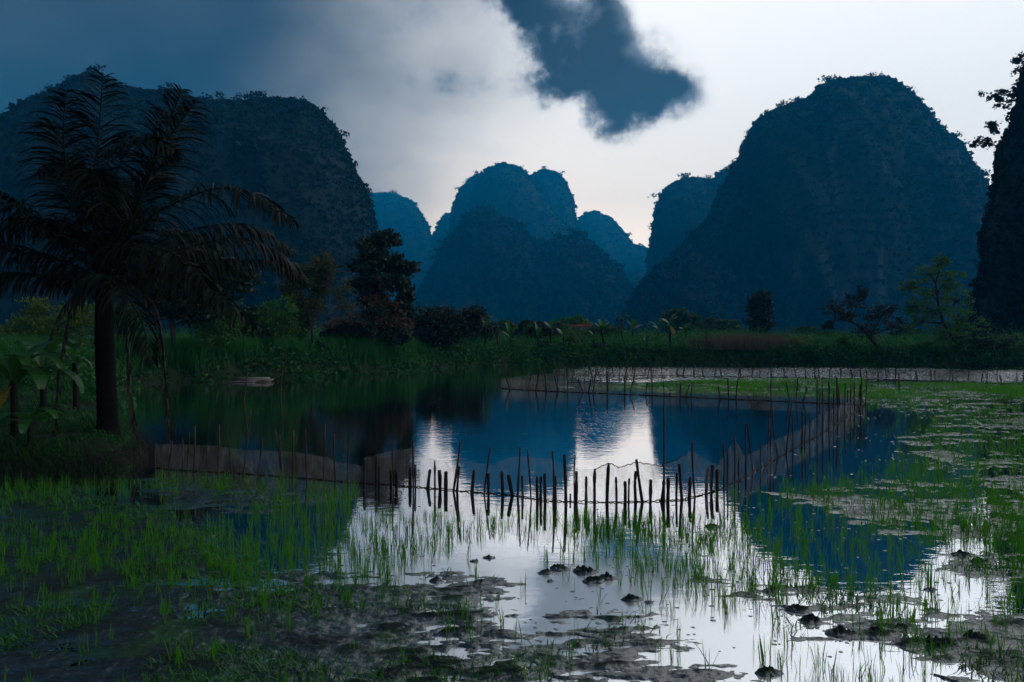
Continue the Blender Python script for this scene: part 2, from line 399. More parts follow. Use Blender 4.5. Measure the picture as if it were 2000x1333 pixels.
mx = t.n('ShaderNodeMixShader'); t.put(mx.inputs[0], al); t.put(mx.inputs[1], tp.outputs[0]); t.put(mx.inputs[2], ms.outputs[0])
t.put(o.inputs[0], mx.outputs[0])

# ------------------------------------------------------------------ ground, banks
shore_px = [(-900, 935), (-300, 932), (0, 930), (100, 927), (200, 924), (285, 919), (306, 902), (298, 884), (280, 868), (262, 852), (235, 826), (215, 795),
            (232, 768), (280, 752), (340, 747), (430, 747), (520, 743), (640, 736), (760, 730), (850, 722), (940, 716), (1050, 712),
            (1200, 712), (1400, 713), (1600, 715), (1800, 718), (2000, 721), (2300, 724), (3000, 728), (5000, 730)]
shore = [tuple(G(*p)[:2]) for p in shore_px]
land_poly = shore + [(1500, 200), (1500, 2500), (-1500, 2500), (-1500, 6)]
def land_h(x, y):
    d = poly_sdf(x, y, land_poly)
    d = d + 0.35 * fbm(x * .8, y * .8, 3, 5)
    near = sstep(y, 15.0, 21.0)
    top = 0.42 + (0.60) * near
    w = .75 + 0.75 * near
    z = -0.42 + (0.42 + top) * sstep(d, -0.55, w)
    z = z + np.where(d > 0.3, 0.10 * fbm(x * .5, y * .5, 4, 9), 0) + 0.03 * fbm(x * 2, y * 2, 3, 12) * (d > -0.4)
    z = np.where(y < 3.4, -0.42 + 1.02 * sstep(3.0 - y, 0.0, 1.0), z)       # the dike the photographer stands on
    return z, d
def spaced(a, b, n, p):
    u = np.linspace(-1, 1, n); return np.sign(u) * np.abs(u) ** p * b if a < 0 else a + (b - a) * np.linspace(0, 1, n) ** p
ys_ = np.concatenate([np.linspace(-150, 2.0, 14), np.linspace(2.2, 60, 250), 60 + (1650) * np.linspace(0.012, 1, 46) ** 2.6])
xs_ = spaced(-1, 930, 420, 2.8)
XX, YY = np.meshgrid(xs_, ys_)
ZZ, DD = land_h(XX, YY)
mb = MB(); mb.add(np.stack([XX, YY, ZZ], -1).reshape(-1, 3), grid_faces(len(ys_), len(xs_)))
tag(mb.build('ground', M['soil'], smooth=True), 'dark soil banks and flat land around the pond', kind='structure')

wy = np.array([-130, 3, 8, 14, 24, 40, 60.]); wx = np.array([-110, -20, 0, 20, 110.])
a, b = np.meshgrid(wx, wy)
mb = MB(); mb.add(np.stack([a, b, 0 * a], -1).reshape(-1, 3), grid_faces(len(wy), len(wx)))
tag(mb.build('pond_water', M['water'], smooth=True), 'still pond and paddy water mirroring hills and sky', kind='structure')

# ------------------------------------------------------------------ paddy mud
mud_polys = [
 (1.0, [(-900, 965), (60, 957), (180, 955), (260, 985), (330, 1012), (400, 1035), (440, 1062), (470, 1098), (540, 1114), (640, 1117), (700, 1122), (860, 1127), (872, 1146), (950, 1142), (962, 1166), (1000, 1203),
        (1080, 1200), (1150, 1202), (1230, 1215), (1290, 1243), (1315, 1292), (1390, 1312), (1420, 1420), (1500, 2200), (-1500, 2200)]),
 (0.15, [(250, 942), (430, 937), (520, 973), (572, 984), (500, 999), (430, 995), (330, 985)]),
 (0.05, [(1520, 966), (1640, 952), (1800, 942), (2100, 932), (2500, 1000), (2300, 1050), (1950, 1052), (1850, 1050), (1750, 1041), (1690, 1020), (1640, 986)]),
 (0.12, [(1400, 1136), (1560, 1150), (1650, 1162), (1740, 1162), (1800, 1172), (1870, 1200), (1850, 1232), (1700, 1247), (1600, 1240), (1540, 1212), (1480, 1168)]),
 (0.7, [(1770, 1252), (1880, 1195), (2000, 1185), (2500, 1150), (2700, 1500), (2100, 1370), (1950, 1322), (1850, 1288)]),
 (0.05, [(1860, 1108), (1930, 1085), (2300, 1060), (2500, 1130), (2000, 1128)]),
 (-.15, [(1690, 778), (1700, 748), (2600, 748), (2900, 935), (1830, 912), (1790, 868), (1850, 822), (1720, 792)]),
 (-.35, [(1120, 756), (1400, 741), (1690, 741), (1690, 776), (1380, 768)]),
]
def mud_level(x, y):
    Dd = np.maximum(y, 1.0); px = 1000 + x / Dd * F; py = HOR + CAMH / Dd * F
    lvl = np.full(x.shape, -1.0)
    for amp, poly in mud_polys:
        # distances measured on the ground, polygon vertices laid out on the ground
        pg = [tuple(G(a, b)[:2]) for a, b in poly]
        d = poly_sdf(x, y, pg)
        wdt = 0.22 + 0.022 * y
        lvl = np.maximum(lvl, np.where(d > -3 * wdt, np.clip(d / wdt, -1, amp), -1))
    return lvl
rows = np.concatenate([np.linspace(736, 790, 60), np.linspace(791, 960, 120), np.linspace(961, 1360, 300), np.linspace(1370, 1800, 24)])
cols = np.concatenate([np.linspace(-700, -60, 40), np.linspace(-55, 2055, 720), np.linspace(2070, 2800, 40)])
PX, PY = np.meshgrid(cols, rows)
MY = F * CAMH / (PY - HOR); MX = (PX - 1000) / F * MY
lv = mud_level(MX, MY)
n_big = fbm(MX * 0.9, MY * 1.3, 4, 31); n_mid = fbm(MX * 2.4, MY * 5.5, 4, 41); n_fin = fbm(MX * 9, MY * 18, 3, 51)
clod = np.abs(fbm(MX * 6.5 + 4, MY * 8.5, 4, 61)); comb = fbm(MX * 1.6 + MY * .9, MY * 16 + 3 * n_mid - MX * 2.0, 3, 71)
amp_far = 1.0 + 0.02 * MY
MZ = 0.013 * lv + 0.017 * n_big + (0.017 * n_mid + 0.011 * n_fin) * amp_far + 0.011 * (clod - 0.22) + 0.034 * comb * sstep(-MY, -7.0, -5.0) * sstep(fbm(MX * .5, MY * .6, 2, 88), -.25, .15)
MZ = np.where(lv <= -0.98, -0.06, np.where(lv < 0, MZ + 0.006 * lv, MZ))
MZ = np.clip(MZ, -0.08, 0.16)
keep = (MZ > -0.05)
fc = grid_faces(len(rows), len(cols))
kf = keep.ravel()[fc].any(1); fc = fc[kf]
used = np.unique(fc); remap = np.full(PX.size, -1); remap[used] = np.arange(len(used))
mb = MB(); mb.add(np.stack([MX, MY, MZ], -1).reshape(-1, 3)[used], remap[fc])
tag(mb.build('paddy_mud', M['mud'], smooth=True), 'wet churned paddy mud rising in low banks out of the water', kind='structure')
print('mud faces', len(fc))

# ------------------------------------------------------------------ hills
HS = 2.5
def hill(name, label, D, prof, depth, nclump, csize, leafn, seed, base=0.85, rough=1.0, ridge_trees=0):
    if D > 90: D *= HS; depth *= HS; csize *= HS
    r = np.random.default_rng(seed)
    pr_ = np.array(prof, float)
    pts = np.vstack([[pr_[0, 0] - 6, 655], pr_, [pr_[-1, 0] + 6, 655]])
    seg = np.linalg.norm(np.diff(pts, axis=0), axis=1); L = np.concatenate([[0], np.cumsum(seg)])
    ns = 260; s = np.linspace(0, L[-1], ns); kk = D / F
    X = np.interp(s, L, pts[:, 0]); Y = np.interp(s, L, pts[:, 1])
    hp = HOR - Y.min(); hmax = hp * kk; sc = hp * 0.009 * rough
    Y = Y + fbm(s / (hp * .10), s * 0 + seed, 4, seed) * sc * (Y < 600); X = X + fbm(s / (hp * .08), s * 0 + seed + 9, 4, seed + 3) * sc * .8
    nv = 90; v = np.linspace(-1, 1, nv)
    Xc = (X.min() + X.max()) / 2
    g = (1 - np.abs(v) ** 2.4) ** 0.8
    SS, VV = np.meshgrid(np.arange(ns), np.arange(nv), indexing='ij')
    vv = v[VV]; taper = 1 - 0.30 * vv ** 2
    yy = D + vv * depth
    xx = (Xc + (X[SS] - Xc) * taper - 1000) / F * yy
    zz = (Y[SS].max() - Y[SS]) / F * yy * g[VV] + base - 2
    # ridges, gullies and ledges
    f1 = fbm(xx / (hmax * .22) + seed, zz / (hmax * .5) + yy / (depth * .8), 5, seed + 20)
    f2 = fbm(xx / (hmax * .05), zz / (hmax * .09) + yy / (hmax * .2), 4, seed + 30)
    w = np.clip(1 - np.abs(vv), 0, 1) ** .5
    yy = yy + np.sign(vv) * (f1 * depth * 0.22 + f2 * hmax * .03) * np.abs(vv) ** .5
    zz = zz - np.abs(f1) * hmax * 0.035 * np.abs(vv) ** .6
    V = np.stack([xx, yy, zz], -1)
    mbh = MB(); mbh.add(V.reshape(-1, 3), grid_faces(ns, nv))
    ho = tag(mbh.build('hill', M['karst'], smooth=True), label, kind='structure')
    # shrubs clothing it
    mv = MB()
    n = nclump
    si = r.uniform(4, ns - 5, n); vi = np.concatenate([r.uniform(0, .52 * nv, n // 2), r.normal(.5 * nv, 2.2, n - n // 2)])
    vi = np.clip(vi, 0, nv - 1.01)
    a = si.astype(int); b_ = vi.astype(int)
    c = V[a, b_] + (V[a + 1, b_] - V[a, b_]) * (si - a)[:, None]
    cs = csize * r.uniform(.5, 1.25, n)
    big = r.random(n) < 0.06
    cs = np.where(big, cs * 1.7, cs)
    k = leafn
    off = r.normal(size=(n, k, 3)); off /= np.linalg.norm(off, axis=2)[..., None]; off *= (r.random((n, k, 1)) ** .45)
    off[..., 2] = np.abs(off[..., 2]) * .9 - .1
    cc_ = c[:, None, :] + off * cs[:, None, None] * np.array([1.0, 1.0, .6])
    ok = np.repeat((c[:, 2] > base + 1.5)[:, None], k, 1)
    leaves(mv, cc_[ok], np.repeat(cs[:, None], k, 1)[ok] * r.uniform(.5, .95, (n, k))[ok], r, 0.2, 0.85)
    # taller trees on the skyline
    if ridge_trees:
        for q in range(ridge_trees):
            a = r.integers(10, ns - 10)
            p = V[a, nv // 2]
            if p[2] < base + hmax * .25: continue
            hgt = csize * r.uniform(1.2, 2.6)
            nb = r.integers(2, 5)
            for z in range(nb):
                cen = p + np.array([r.normal() * hgt * .38, r.normal() * hgt * .3, hgt * (.45 + .55 * z / nb)])
                o_ = r.normal(size=(26, 3)) * hgt * np.array([.28, .28, .15])
                leaves(mv, cen + o_, hgt * .30 * r.uniform(.6, 1.3, 26), r, .3, .8)
            mv.tube(np.array([p - [0, 0, 1], p + [0, 0, hgt * .7]]), [hgt * .035, hgt * .02], 4)
    vo = mv.build('vegetation', M['hill_leaf'], ho); vo['kind'] = 'stuff'
    return ho

hill('hill', 'near dark karst hill filling the left behind the coconut palm', 98,
     [(-330, 520), (-300, 420), (-200, 330), (-80, 260), (0, 226), (60, 190), (120, 166), (150, 146), (185, 134), (212, 150), (245, 160), (280, 168), (330, 170), (380, 184), (440, 194), (470, 192), (500, 185), (560, 184),
      (605, 194), (630, 222), (655, 248), (670, 282), (685, 308), (700, 342), (712, 372), (720, 402), (726, 440), (728, 480), (734, 520), (745, 570), (760, 620)], 27, 14000, .56, 10, 101, ridge_trees=46)
hill('hill', 'broad steep karst hill on the right with a rounded summit', 175,
     [(1235, 610), (1262, 555), (1300, 512), (1350, 462), (1388, 424), (1400, 388), (1430, 342), (1445, 308), (1460, 274), (1480, 240), (1510, 216), (1545, 204), (1588, 188), (1600, 170), (1640, 156), (1690, 150), (1722, 149),
      (1750, 164), (1785, 188), (1810, 214), (1830, 252), (1870, 278), (1890, 303), (1920, 348), (1935, 382), (1960, 420), (2000, 460), (2060, 520), (2150, 600)], 46, 14000, .85, 10, 102, ridge_trees=44)
hill('hill', 'low dark rocky shoulder at the foot of the right hill', 145,
     [(1195, 640), (1228, 600), (1262, 545), (1290, 518), (1350, 494), (1400, 503), (1450, 530), (1500, 570), (1560, 620)], 22, 3000, .8, 10, 103, ridge_trees=20)
hill('hill', 'paler blue hill with a sheer left face behind the right hill', 330,
     [(1266, 600), (1270, 520), (1278, 445), (1286, 404), (1305, 370), (1340, 350), (1390, 355), (1410, 340), (1440, 325), (1480, 325), (1560, 360), (1640, 440)], 60, 4500, 1.5, 10, 104, ridge_trees=30)
hill('hill', 'middle hill in front with two humps and wooded ridge', 285,
     [(795, 640), (824, 580), (842, 545), (862, 500), (884, 465), (912, 434), (935, 420), (960, 417), (985, 433), (1010, 449), (1040, 474), (1075, 480), (1100, 466), (1130, 468), (1155, 484), (1172, 504), (1200, 524), (1215, 552), (1235, 578), (1262, 604), (1290, 640)],
     50, 8000, 1.5, 10, 105, ridge_trees=60)
hill('hill', 'tallest rounded tower of the far middle group', 470,
     [(880, 620), (902, 480), (926, 400), (938, 354), (958, 332), (985, 324), (1013, 332), (1034, 353), (1060, 383), (1085, 422), (1110, 452), (1128, 520), (1142, 610)], 66, 4500, 1.9, 10, 106, ridge_trees=20)
hill('hill', 'left shoulder behind the tallest far tower', 520,
     [(868, 600), (880, 470), (888, 404), (902, 372), (925, 349), (945, 342), (965, 348), (1000, 400), (1020, 500)], 40, 2600, 2.0, 10, 107, ridge_trees=24)
hill('hill', 'right rounded tower behind the tallest far tower', 525,
     [(990, 500), (1018, 372), (1040, 346), (1062, 336), (1085, 342), (1104, 362), (1118, 402), (1122, 440), (1128, 470), (1140, 600)], 40, 2600, 2.0, 10, 108, ridge_trees=24)
hill('hill', 'pale far hill beside the left cliff', 620,
     [(600, 430), (650, 395), (700, 386), (740, 383), (780, 388), (803, 400), (822, 424), (836, 448), (850, 520), (866, 610)], 60, 3000, 2.3, 10, 109, ridge_trees=20)
hill('hill', 'small pale peak in the gap left of the far towers', 640,
     [(835, 560), (845, 468), (857, 440), (872, 421), (886, 424), (900, 448), (920, 540)], 50, 1200, 2.3, 10, 110, ridge_trees=8)
hill('hill', 'small pale dome right of the far towers', 620,
     [(1108, 600), (1124, 474), (1132, 438), (1146, 421), (1165, 418), (1190, 431), (1210, 453), (1236, 483), (1270, 492), (1310, 505), (1340, 600)], 60, 2200, 2.3, 10, 111, ridge_trees=14)
hill('hill', 'faint low saddle in the far gap beside the right hill', 480,
     [(1180, 640), (1205, 575), (1225, 545), (1250, 535), (1280, 540), (1320, 600)], 45, 1300, 2.0, 10, 112, ridge_trees=8)
hill('hill', 'black near cliff at the right edge', 74,
     [(1835, 690), (1866, 650), (1893, 600), (1908, 556), (1921, 512), (1916, 470), (1922, 430), (1932, 398), (1941, 368), (1945, 338), (1949, 300), (1961, 258), (1977, 232), (1990, 214), (1993, 150), (2010, 110), (2060, 40), (2160, -20), (2400, 60), (2600, 500)],
     20, 6000, 0.45, 10, 113, rough=.9, ridge_trees=24)

# ------------------------------------------------------------------ haze in the valley air
mb = MB(); mb.box((0, 780, 168.5), (1900, 1900, 340))
m, t, o = mat('haze')
pv = t.n('ShaderNodeVolumePrincipled')
pv.inputs['Color'].default_value = (0.0, 0.43, 1.0, 1); pv.inputs['Density'].default_value = 0.00064
pv.inputs['Absorption Color'].default_value = (.06, .06, .06, 1); pv.inputs['Anisotropy'].default_value = 0.15
t.put(o.inputs['Volume'], pv.outputs[0]); m.cycles.homogeneous_volume = True
tag(mb.build('haze', m), 'thin blue evening haze filling the valley', 'haze', kind='stuff')

# ------------------------------------------------------------------ plants
ZL = 1.0
class Base(np.ndarray): pass
def base_at(px, py):
    D = F * (CAMH - ZL) / (py - HOR)
    while True:
        x = (px - 1000) / F * D; z, d = land_h(np.array([x]), np.array([D]))
        if d[0] > 1.7: break
        D += .25
    b = np.array([x, D, float(z[0]) - .02]).view(Base); b.anchor = P(px, py, D)
    return b
def clump_leaves(mbl, cen, rad, nsub, nleaf, size, r, sub=0.33, flat=.2, aspect=.5, shell=.5):
    d = r.normal(size=(nsub, 3)); d /= np.linalg.norm(d, axis=1)[:, None]
    sc_ = cen + d * rad * (r.random((nsub, 1)) ** shell)
    o_ = r.normal(size=(nsub, nleaf, 3)) * np.asarray(rad) * sub * np.array([.6, .6, .45])
    c = (sc_[:, None, :] + o_).reshape(-1, 3)
    leaves(mbl, c, size * r.uniform(.6, 1.3, len(c)), r, flat, aspect)
    return sc_
def tree(name, label, base, trunk, r0, blobs, leafm, nsub=26, nleaf=22, size=0.2, seed=1, group=None, blossom=0, cat='tree', bare=False, sub=.33, twigs=True, aspect=.5):
    """trunk: list of (dpx, dpy, ddepth) photo offsets from base; blobs: (dpx, dpy, dd, rx, ry) offsets in photo px at the base depth"""
    r = np.random.default_rng(seed); D = base[1]; k = D / F
    anchor = base.anchor if hasattr(base, 'anchor') else base
    base = np.array(base)
    root = empty(name, base, label, cat, group)
    def W_(dx, dy, dd=0.0): return anchor + np.array([dx * k, dd, -dy * k])
    mt = MB(); path = bez([base - [0, 0, .15]] + [W_(*p) for p in trunk], 12)
    rad = np.linspace(r0, r0 * .35, 12); rad[0] *= 1.3
    mt.tube(path, rad, 8)
    mc = MB(); mbl = MB()
    for (bx, by, bd, rx, ry) in blobs:
        cen = W_(bx, by, bd); radv = np.array([rx * k, (rx + ry) * .5 * k, ry * k])
        # limb from the nearest lower trunk point
        cand = path[4:]; d = np.linalg.norm(cand - (cen - [0, 0, ry * k]), axis=1); j = 4 + int(np.argmin(d))
        st = path[j]; mid = (st + cen) / 2 + np.array([0, 0, .12 * np.linalg.norm(cen - st)]) * r.uniform(-.4, .6)
        lr = max(rad[j] * .6, r0 * .35)
        mt.tube(bez([st, mid, cen], 7), np.linspace(lr, lr * .35, 7), 5)
        sc_ = clump_leaves(mc, cen, radv, nsub, nleaf, size, r, sub, aspect=aspect)
        if twigs:
            for q in range(min(9, nsub)):
                e = sc_[q]; mt.tube(bez([cen * .6 + mid * .4, (cen + e) / 2 + r.normal(size=3) * .05 * radv, e], 4), np.linspace(lr * .4, lr * .12, 4), 4)
        if blossom:
            dd_ = r.normal(size=(blossom, 3)); dd_[:, 2] = np.abs(dd_[:, 2]) * 1.1; dd_[:, 1] = -np.abs(dd_[:, 1]); dd_ /= np.linalg.norm(dd_, axis=1)[:, None]
            pc = cen + dd_ * radv * r.uniform(.92, 1.12, (blossom, 1))
            for c in pc:
                o_ = r.normal(size=(7, 3)) * size * .55 + np.linspace(0, 1, 7)[:, None] * np.array([0, 0, size * 1.2])
                leaves(mbl, c + o_, size * .55 * r.uniform(.6, 1.2, 7), r, 0, .5)
    part(mt, 'trunk', M['bark'], root, True)
    part(mc, 'crown', leafm, root)
    if blossom: part(mbl, 'blossom', M['blossom'], root)
    return root
def bare_tree(name, label, base, hpx, lean, seed, r0=.05, group=None, depth=4, spread=.5, tips=None):
    r = np.random.default_rng(seed); k = base[1] / F
    root = empty(name, base, label, 'dead tree', group); mt = MB(); ends = []
    def grow(p, d, L, rad, lev):
        d = d / np.linalg.norm(d)
        mid = p + d * L * .5 + r.normal(size=3) * L * .07; e = p + d * L + r.normal(size=3) * L * .05
        mt.tube(bez([p, mid, e], 5), np.linspace(rad, rad * .6, 5), 5 if lev > 2 else 4)
        if lev == 0: ends.append(e); return
        for q in range(r.integers(2, 4)):
            nd = d + r.normal(size=3) * spread * np.array([1, .8, .6]) + np.array([0, 0, .12])
            grow(mid + (e - mid) * r.uniform(.4, 1), nd, L * r.uniform(.55, .8), rad * .6, lev - 1)
    H = hpx * k
    grow(np.array(base) - [0, 0, .1], np.array([lean, r.normal() * .1, 1.0]), H * .42, r0, depth)
    part(mt, 'trunk', M['bark'], root, True)
    if tips:
        ml = MB(); c = np.repeat(np.array(ends), 5, 0) + r.normal(size=(len(ends) * 5, 3)) * .09 * H * .3
        leaves(ml, c, tips * r.uniform(.6, 1.3, len(c)), r, .2, .5); part(ml, 'crown', M['tree_green'], root)
    return root

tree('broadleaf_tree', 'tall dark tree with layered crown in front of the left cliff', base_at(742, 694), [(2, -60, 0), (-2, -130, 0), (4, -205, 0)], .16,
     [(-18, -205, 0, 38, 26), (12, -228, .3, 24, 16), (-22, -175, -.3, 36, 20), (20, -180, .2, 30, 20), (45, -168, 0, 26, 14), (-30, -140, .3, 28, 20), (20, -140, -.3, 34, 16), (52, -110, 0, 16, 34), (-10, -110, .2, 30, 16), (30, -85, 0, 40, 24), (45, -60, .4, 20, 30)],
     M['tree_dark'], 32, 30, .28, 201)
tree('slender_tree', 'brownish rounded tree with puffed crown left of the tall dark tree', base_at(612, 690), [(-4, -50, 0), (-16, -85, 0), (-30, -130, 0)], .09,
     [(-52, -160, 0, 22, 24), (-20, -150, 0, 30, 26), (18, -165, 0, 26, 30), (12, -130, .2, 22, 24), (-40, -120, -.2, 20, 26), (-10, -95, 0, 34, 24), (-30, -70, .3, 30, 24)],
     M['tree_olive'], 34, 34, .19, 202)
tree('slender_tree', 'airy yellow green sapling between puffed tree and tall tree', base_at(672, 684), [(4, -60, 0), (8, -120, 0)], .05,
     [(-12, -110, 0, 22, 18), (14, -125, 0, 18, 20), (0, -85, 0, 26, 18), (-6, -50, 0, 26, 22)], M['tree_olive'], 18, 16, .16, 203)
tree('blossoming_tree', 'round dark fruit tree topped with rusty blossom', base_at(722, 700), [(2, -25, 0), (8, -50, 0)], .10,
     [(15, -88, 0, 42, 30), (-2, -60, -.3, 44, 26), (38, -58, .2, 34, 28), (-60, -52, .2, 30, 18), (-35, -40, 0, 34, 18), (60, -50, .2, 22, 24)], M['tree_dark'], 44, 34, .22, 204, blossom=40)
tree('fruit_tree', 'dark domed fruit tree with double crown beside the shore', base_at(862, 696), [(-2, -22, 0), (0, -40, 0)], .12,
     [(-2, -78, 0, 46, 24), (-25, -55, -.3, 34, 26), (20, -52, -.2, 34, 28), (-5, -36, -.3, 36, 20), (62, -80, .3, 26, 18), (52, -60, .2, 26, 20)], M['tree_dark'], 48, 36, .22, 205, blossom=6)
tree('fruit_tree', 'black spreading tree behind the palm with forked trunk', base_at(346, 706), [(-4, -30, 0), (-10, -70, 0), (-6, -120, 0)], .16,
     [(-20, -110, 0, 60, 36), (40, -105, 0, 60, 34), (0, -150, 0, 70, 40), (70, -140, 0, 50, 34), (-10, -200, 0, 60, 36), (60, -190, 0, 60, 36), (-50, -160, 0, 40, 36), (120, -160, 0, 40, 26), (0, -235, 0, 40, 22)], M['tree_dark'], 36, 30, .25, 206, blossom=9)
for i, (px, py, w, h, lab) in enumerate([(60, 700, 60, 44, 'yellow green bush behind the banana plants, at the left edge'), (140, 700, 62, 50, 'yellow green bush behind the palm trunk'), (235, 702, 50, 34, 'green bush right of the palm trunk'),
                                         (430, 700, 56, 36, 'green bush right of the black forked tree'), (540, 694, 60, 40, 'hazy green bush below the puffed tree')]):
    tree('bush', lab, base_at(px, py), [(0, -20, 0), (4, -60, 0)], .06,
         [(-w * .5, -60, 0, w * .6, h * .7), (w * .3, -70, 0, w * .6, h * .8), (0, -95, .3, w * .6, h * .6), (-w * .2, -35, 0, w * .8, h * .7)], M['tree_yellow'] if i < 2 else M['tree_green'], 24, 20, .17, 210 + i, cat='bush')
# beyond the bank, smaller with distance
for i, a in enumerate([
    ('hazy_tree', 'hazy round tree beyond the far gardens, right of the domed fruit tree', 984, 672, 30, 44, 'tree_far', .42),
    ('hazy_tree', 'dark green crown just left of the red roofed house', 1085, 674, 30, 46, 'tree_far', .3),
    ('hazy_tree', 'bright green leafy tree over the red roofed house', 1122, 670, 34, 52, 'tree_green', .34),
    ('hazy_tree', 'tall dim tree below the rocky shoulder', 1328, 668, 34, 66, 'tree_far', .45),
    ('hazy_tree', 'dim wide tree right of the dim tall tree', 1400, 668, 48, 46, 'tree_far', .45),
    ('hazy_tree', 'dark round crown behind the gap between domed tree and hazy tree', 935, 680, 40, 52, 'tree_dark', .24),
    ('hazy_tree', 'dark crown over the bananas left of the red roofed house', 1040, 678, 44, 50, 'tree_dark', .26),
    ('hazy_tree', 'dark crown between the black forked tree and the puffed tree', 470, 690, 60, 90, 'tree_dark', .24),
    ('hazy_tree', 'green crown right behind the bank grass under the palm frond tips', 560, 688, 54, 70, 'tree_far', .24),
    ('hazy_tree', 'dark crown behind the shore left of the domed tree', 790, 684, 44, 60, 'tree_dark', .24),
    ('hazy_tree', 'low dark crown right of the red roofed house', 1185, 676, 44, 40, 'tree_far', .3),
    ('hazy_tree', 'low hazy bush at the foot of the right hill', 1575, 668, 30, 28, 'tree_far', .4),
    ('hazy_tree', 'hazy bush left of the leaning tree', 1625, 672, 26, 24, 'tree_far', .3),
    ('hazy_tree', 'hazy bush between the two right hand trees', 1770, 672, 34, 30, 'tree_far', .3),
]):
    nm, lab, px, py, w, h, mt_, ls = a
    tree(nm, lab, base_at(px, py), [(0, -h * .3, 0), (2, -h * .6, 0)], .12,
         [(-w * .45, -h * .62, 0, w * .55, h * .30), (w * .4, -h * .66, 0, w * .55, h * .30), (0, -h * .80, 0, w * .6, h * .24), (0, -h * .42, 0, w * .85, h * .26)], M[mt_], 34, 26, ls, 230 + i, twigs=False)
tree('clipped_tree', 'dark columnar ivy covered tree standing alone before the right hill', base_at(1483, 672), [(0, -30, 0), (0, -70, 0)], .14,
     [(-6, -82, 0, 18, 18), (8, -84, 0, 16, 16), (0, -62, 0, 24, 22), (0, -40, 0, 22, 24), (-2, -20, 0, 16, 18)], M['tree_dark'], 50, 30, .34, 250, twigs=False)
tree('leaning_tree', 'crooked leaning tree with thin dark crown on the right bank', base_at(1728, 702), [(-18, -30, 0), (-48, -64, 0), (-80, -78, 0), (-104, -72, 0)], .15,
     [(-98, -100, 0, 22, 16), (-62, -112, .2, 24, 18), (-45, -130, 0, 14, 14), (-110, -66, 0, 12, 10), (-24, -84, -.2, 26, 20), (2, -96, 0, 22, 16), (-30, -55, .3, 30, 16), (24, -66, 0, 26, 18), (-75, -86, 0, 22, 12)], M['tree_dark'], 34, 16, .15, 251, sub=.20)
tree('feathery_tree', 'green feathery tree with curved trunk beside the black cliff', base_at(1893, 704), [(-20, -30, 0), (-46, -66, 0), (-58, -100, 0), (-66, -150, 0)], .16,
     [(-76, -168, 0, 34, 20), (-52, -192, 0, 18, 14), (-110, -145, 0, 26, 22), (-70, -130, .3, 34, 22), (-36, -160, 0, 26, 22), (-108, -105, 0, 24, 22), (-60, -100, -.3, 34, 22), (-22, -120, 0, 28, 30), (-10, -80, 0, 40, 26), (-90, -75, .3, 34, 20), (-40, -60, 0, 40, 20), (14, -50, 0, 36, 24)], M['tree_green'], 34, 18, .15, 252, sub=.20)
for i, (px, py, lab) in enumerate([(1905, 712, 'dark bush at the foot of the black cliff'), (1965, 712, 'dark bush at the right edge under the black cliff'), (1850, 706, 'green bush under the feathery tree')]):
    tree('bush', lab, base_at(px, py), [(0, -12, 0), (2, -28, 0)], .05, [(-20, -26, 0, 32, 22), (18, -30, 0, 30, 24), (0, -48, 0, 26, 18)], M['tree_dark'] if i < 2 else M['tree_green'], 24, 20, .15, 260 + i, cat='bush')
rs = np.random.default_rng(77)
SH = [(1000, 690, 34, 26, 'g', 'round green shrub on the bank left of the twiggy shrub'), (1065, 694, 30, 24, 'd', 'dark shrub on the bank edge left of the small banana sprout'), (1118, 684, 18, 34, 'y', 'small pointed bright green shrub before the red roofed house'), (1170, 692, 36, 22, 'd', 'low dark shrub on the bank right of the leaning stump branch'),
      (1230, 694, 30, 18, 'g', 'low green shrub at the foot of the tall bare tree'), (1275, 694, 30, 18, 'd', 'dark low shrub left of the lone tall banana'), (1345, 694, 40, 20, 'g', 'low green shrub right of the lone tall banana'), (1378, 692, 30, 26, 'd', 'dark shrub at the foot of the thin forked tree'),
      (1430, 698, 46, 20, 'g', 'bright low shrub on the bank before the pink reeds'), (1505, 698, 44, 20, 'g', 'green hummock on the bank under the columnar tree'), (1555, 690, 30, 30, 'y', 'yellow green shrub right of the columnar tree'), (1590, 697, 46, 20, 'd', 'dark hummock on the bank left of the leaning tree'),
      (1652, 690, 26, 34, 'g', 'green shrub just left of the leaning tree'), (1680, 699, 44, 18, 'd', 'dark hummock under the leaning tree'), (1775, 698, 44, 22, 'd', 'dark shrub on the bank right of the leaning tree'), (1815, 696, 36, 28, 'g', 'green shrub left of the feathery tree trunk'),
      (905, 700, 40, 26, 'd', 'dark shrub at the shore right of the domed fruit tree'), (945, 702, 40, 26, 'g', 'green shrub on the shore below the black dead stem'), (800, 712, 40, 28, 'g', 'green weedy shrub on the shore left of the domed tree'), (690, 716, 44, 30, 'g', 'weedy shrub on the shore left of the blossoming tree'),
      (600, 720, 50, 34, 'g', 'tall weedy shrub on the shore below the puffed tree'), (520, 722, 50, 32, 'd', 'dark weedy shrub on the left shore near the planks'), (410, 724, 50, 32, 'g', 'green weedy shrub on the left shore behind the planks')]
for i, (px, py, w, h, c_, lab) in enumerate(SH):
    tree('shrub', lab, base_at(px, py), [(0, -h * .3, 0), (1, -h * .6, 0)], .03, [(-w * .35, -h * .5, 0, w * .5, h * .45), (w * .35, -h * .45, .1, w * .5, h * .42), (0, -h * .75, 0, w * .42, h * .38), (0, -h * .25, -.2, w * .8, h * .3)],
         M[{'g': 'tree_green', 'd': 'tree_dark', 'y': 'tree_yellow'}[c_]], 26, 20, .13, 800 + i, cat='shrub', twigs=False, group='shrubs along the banks')
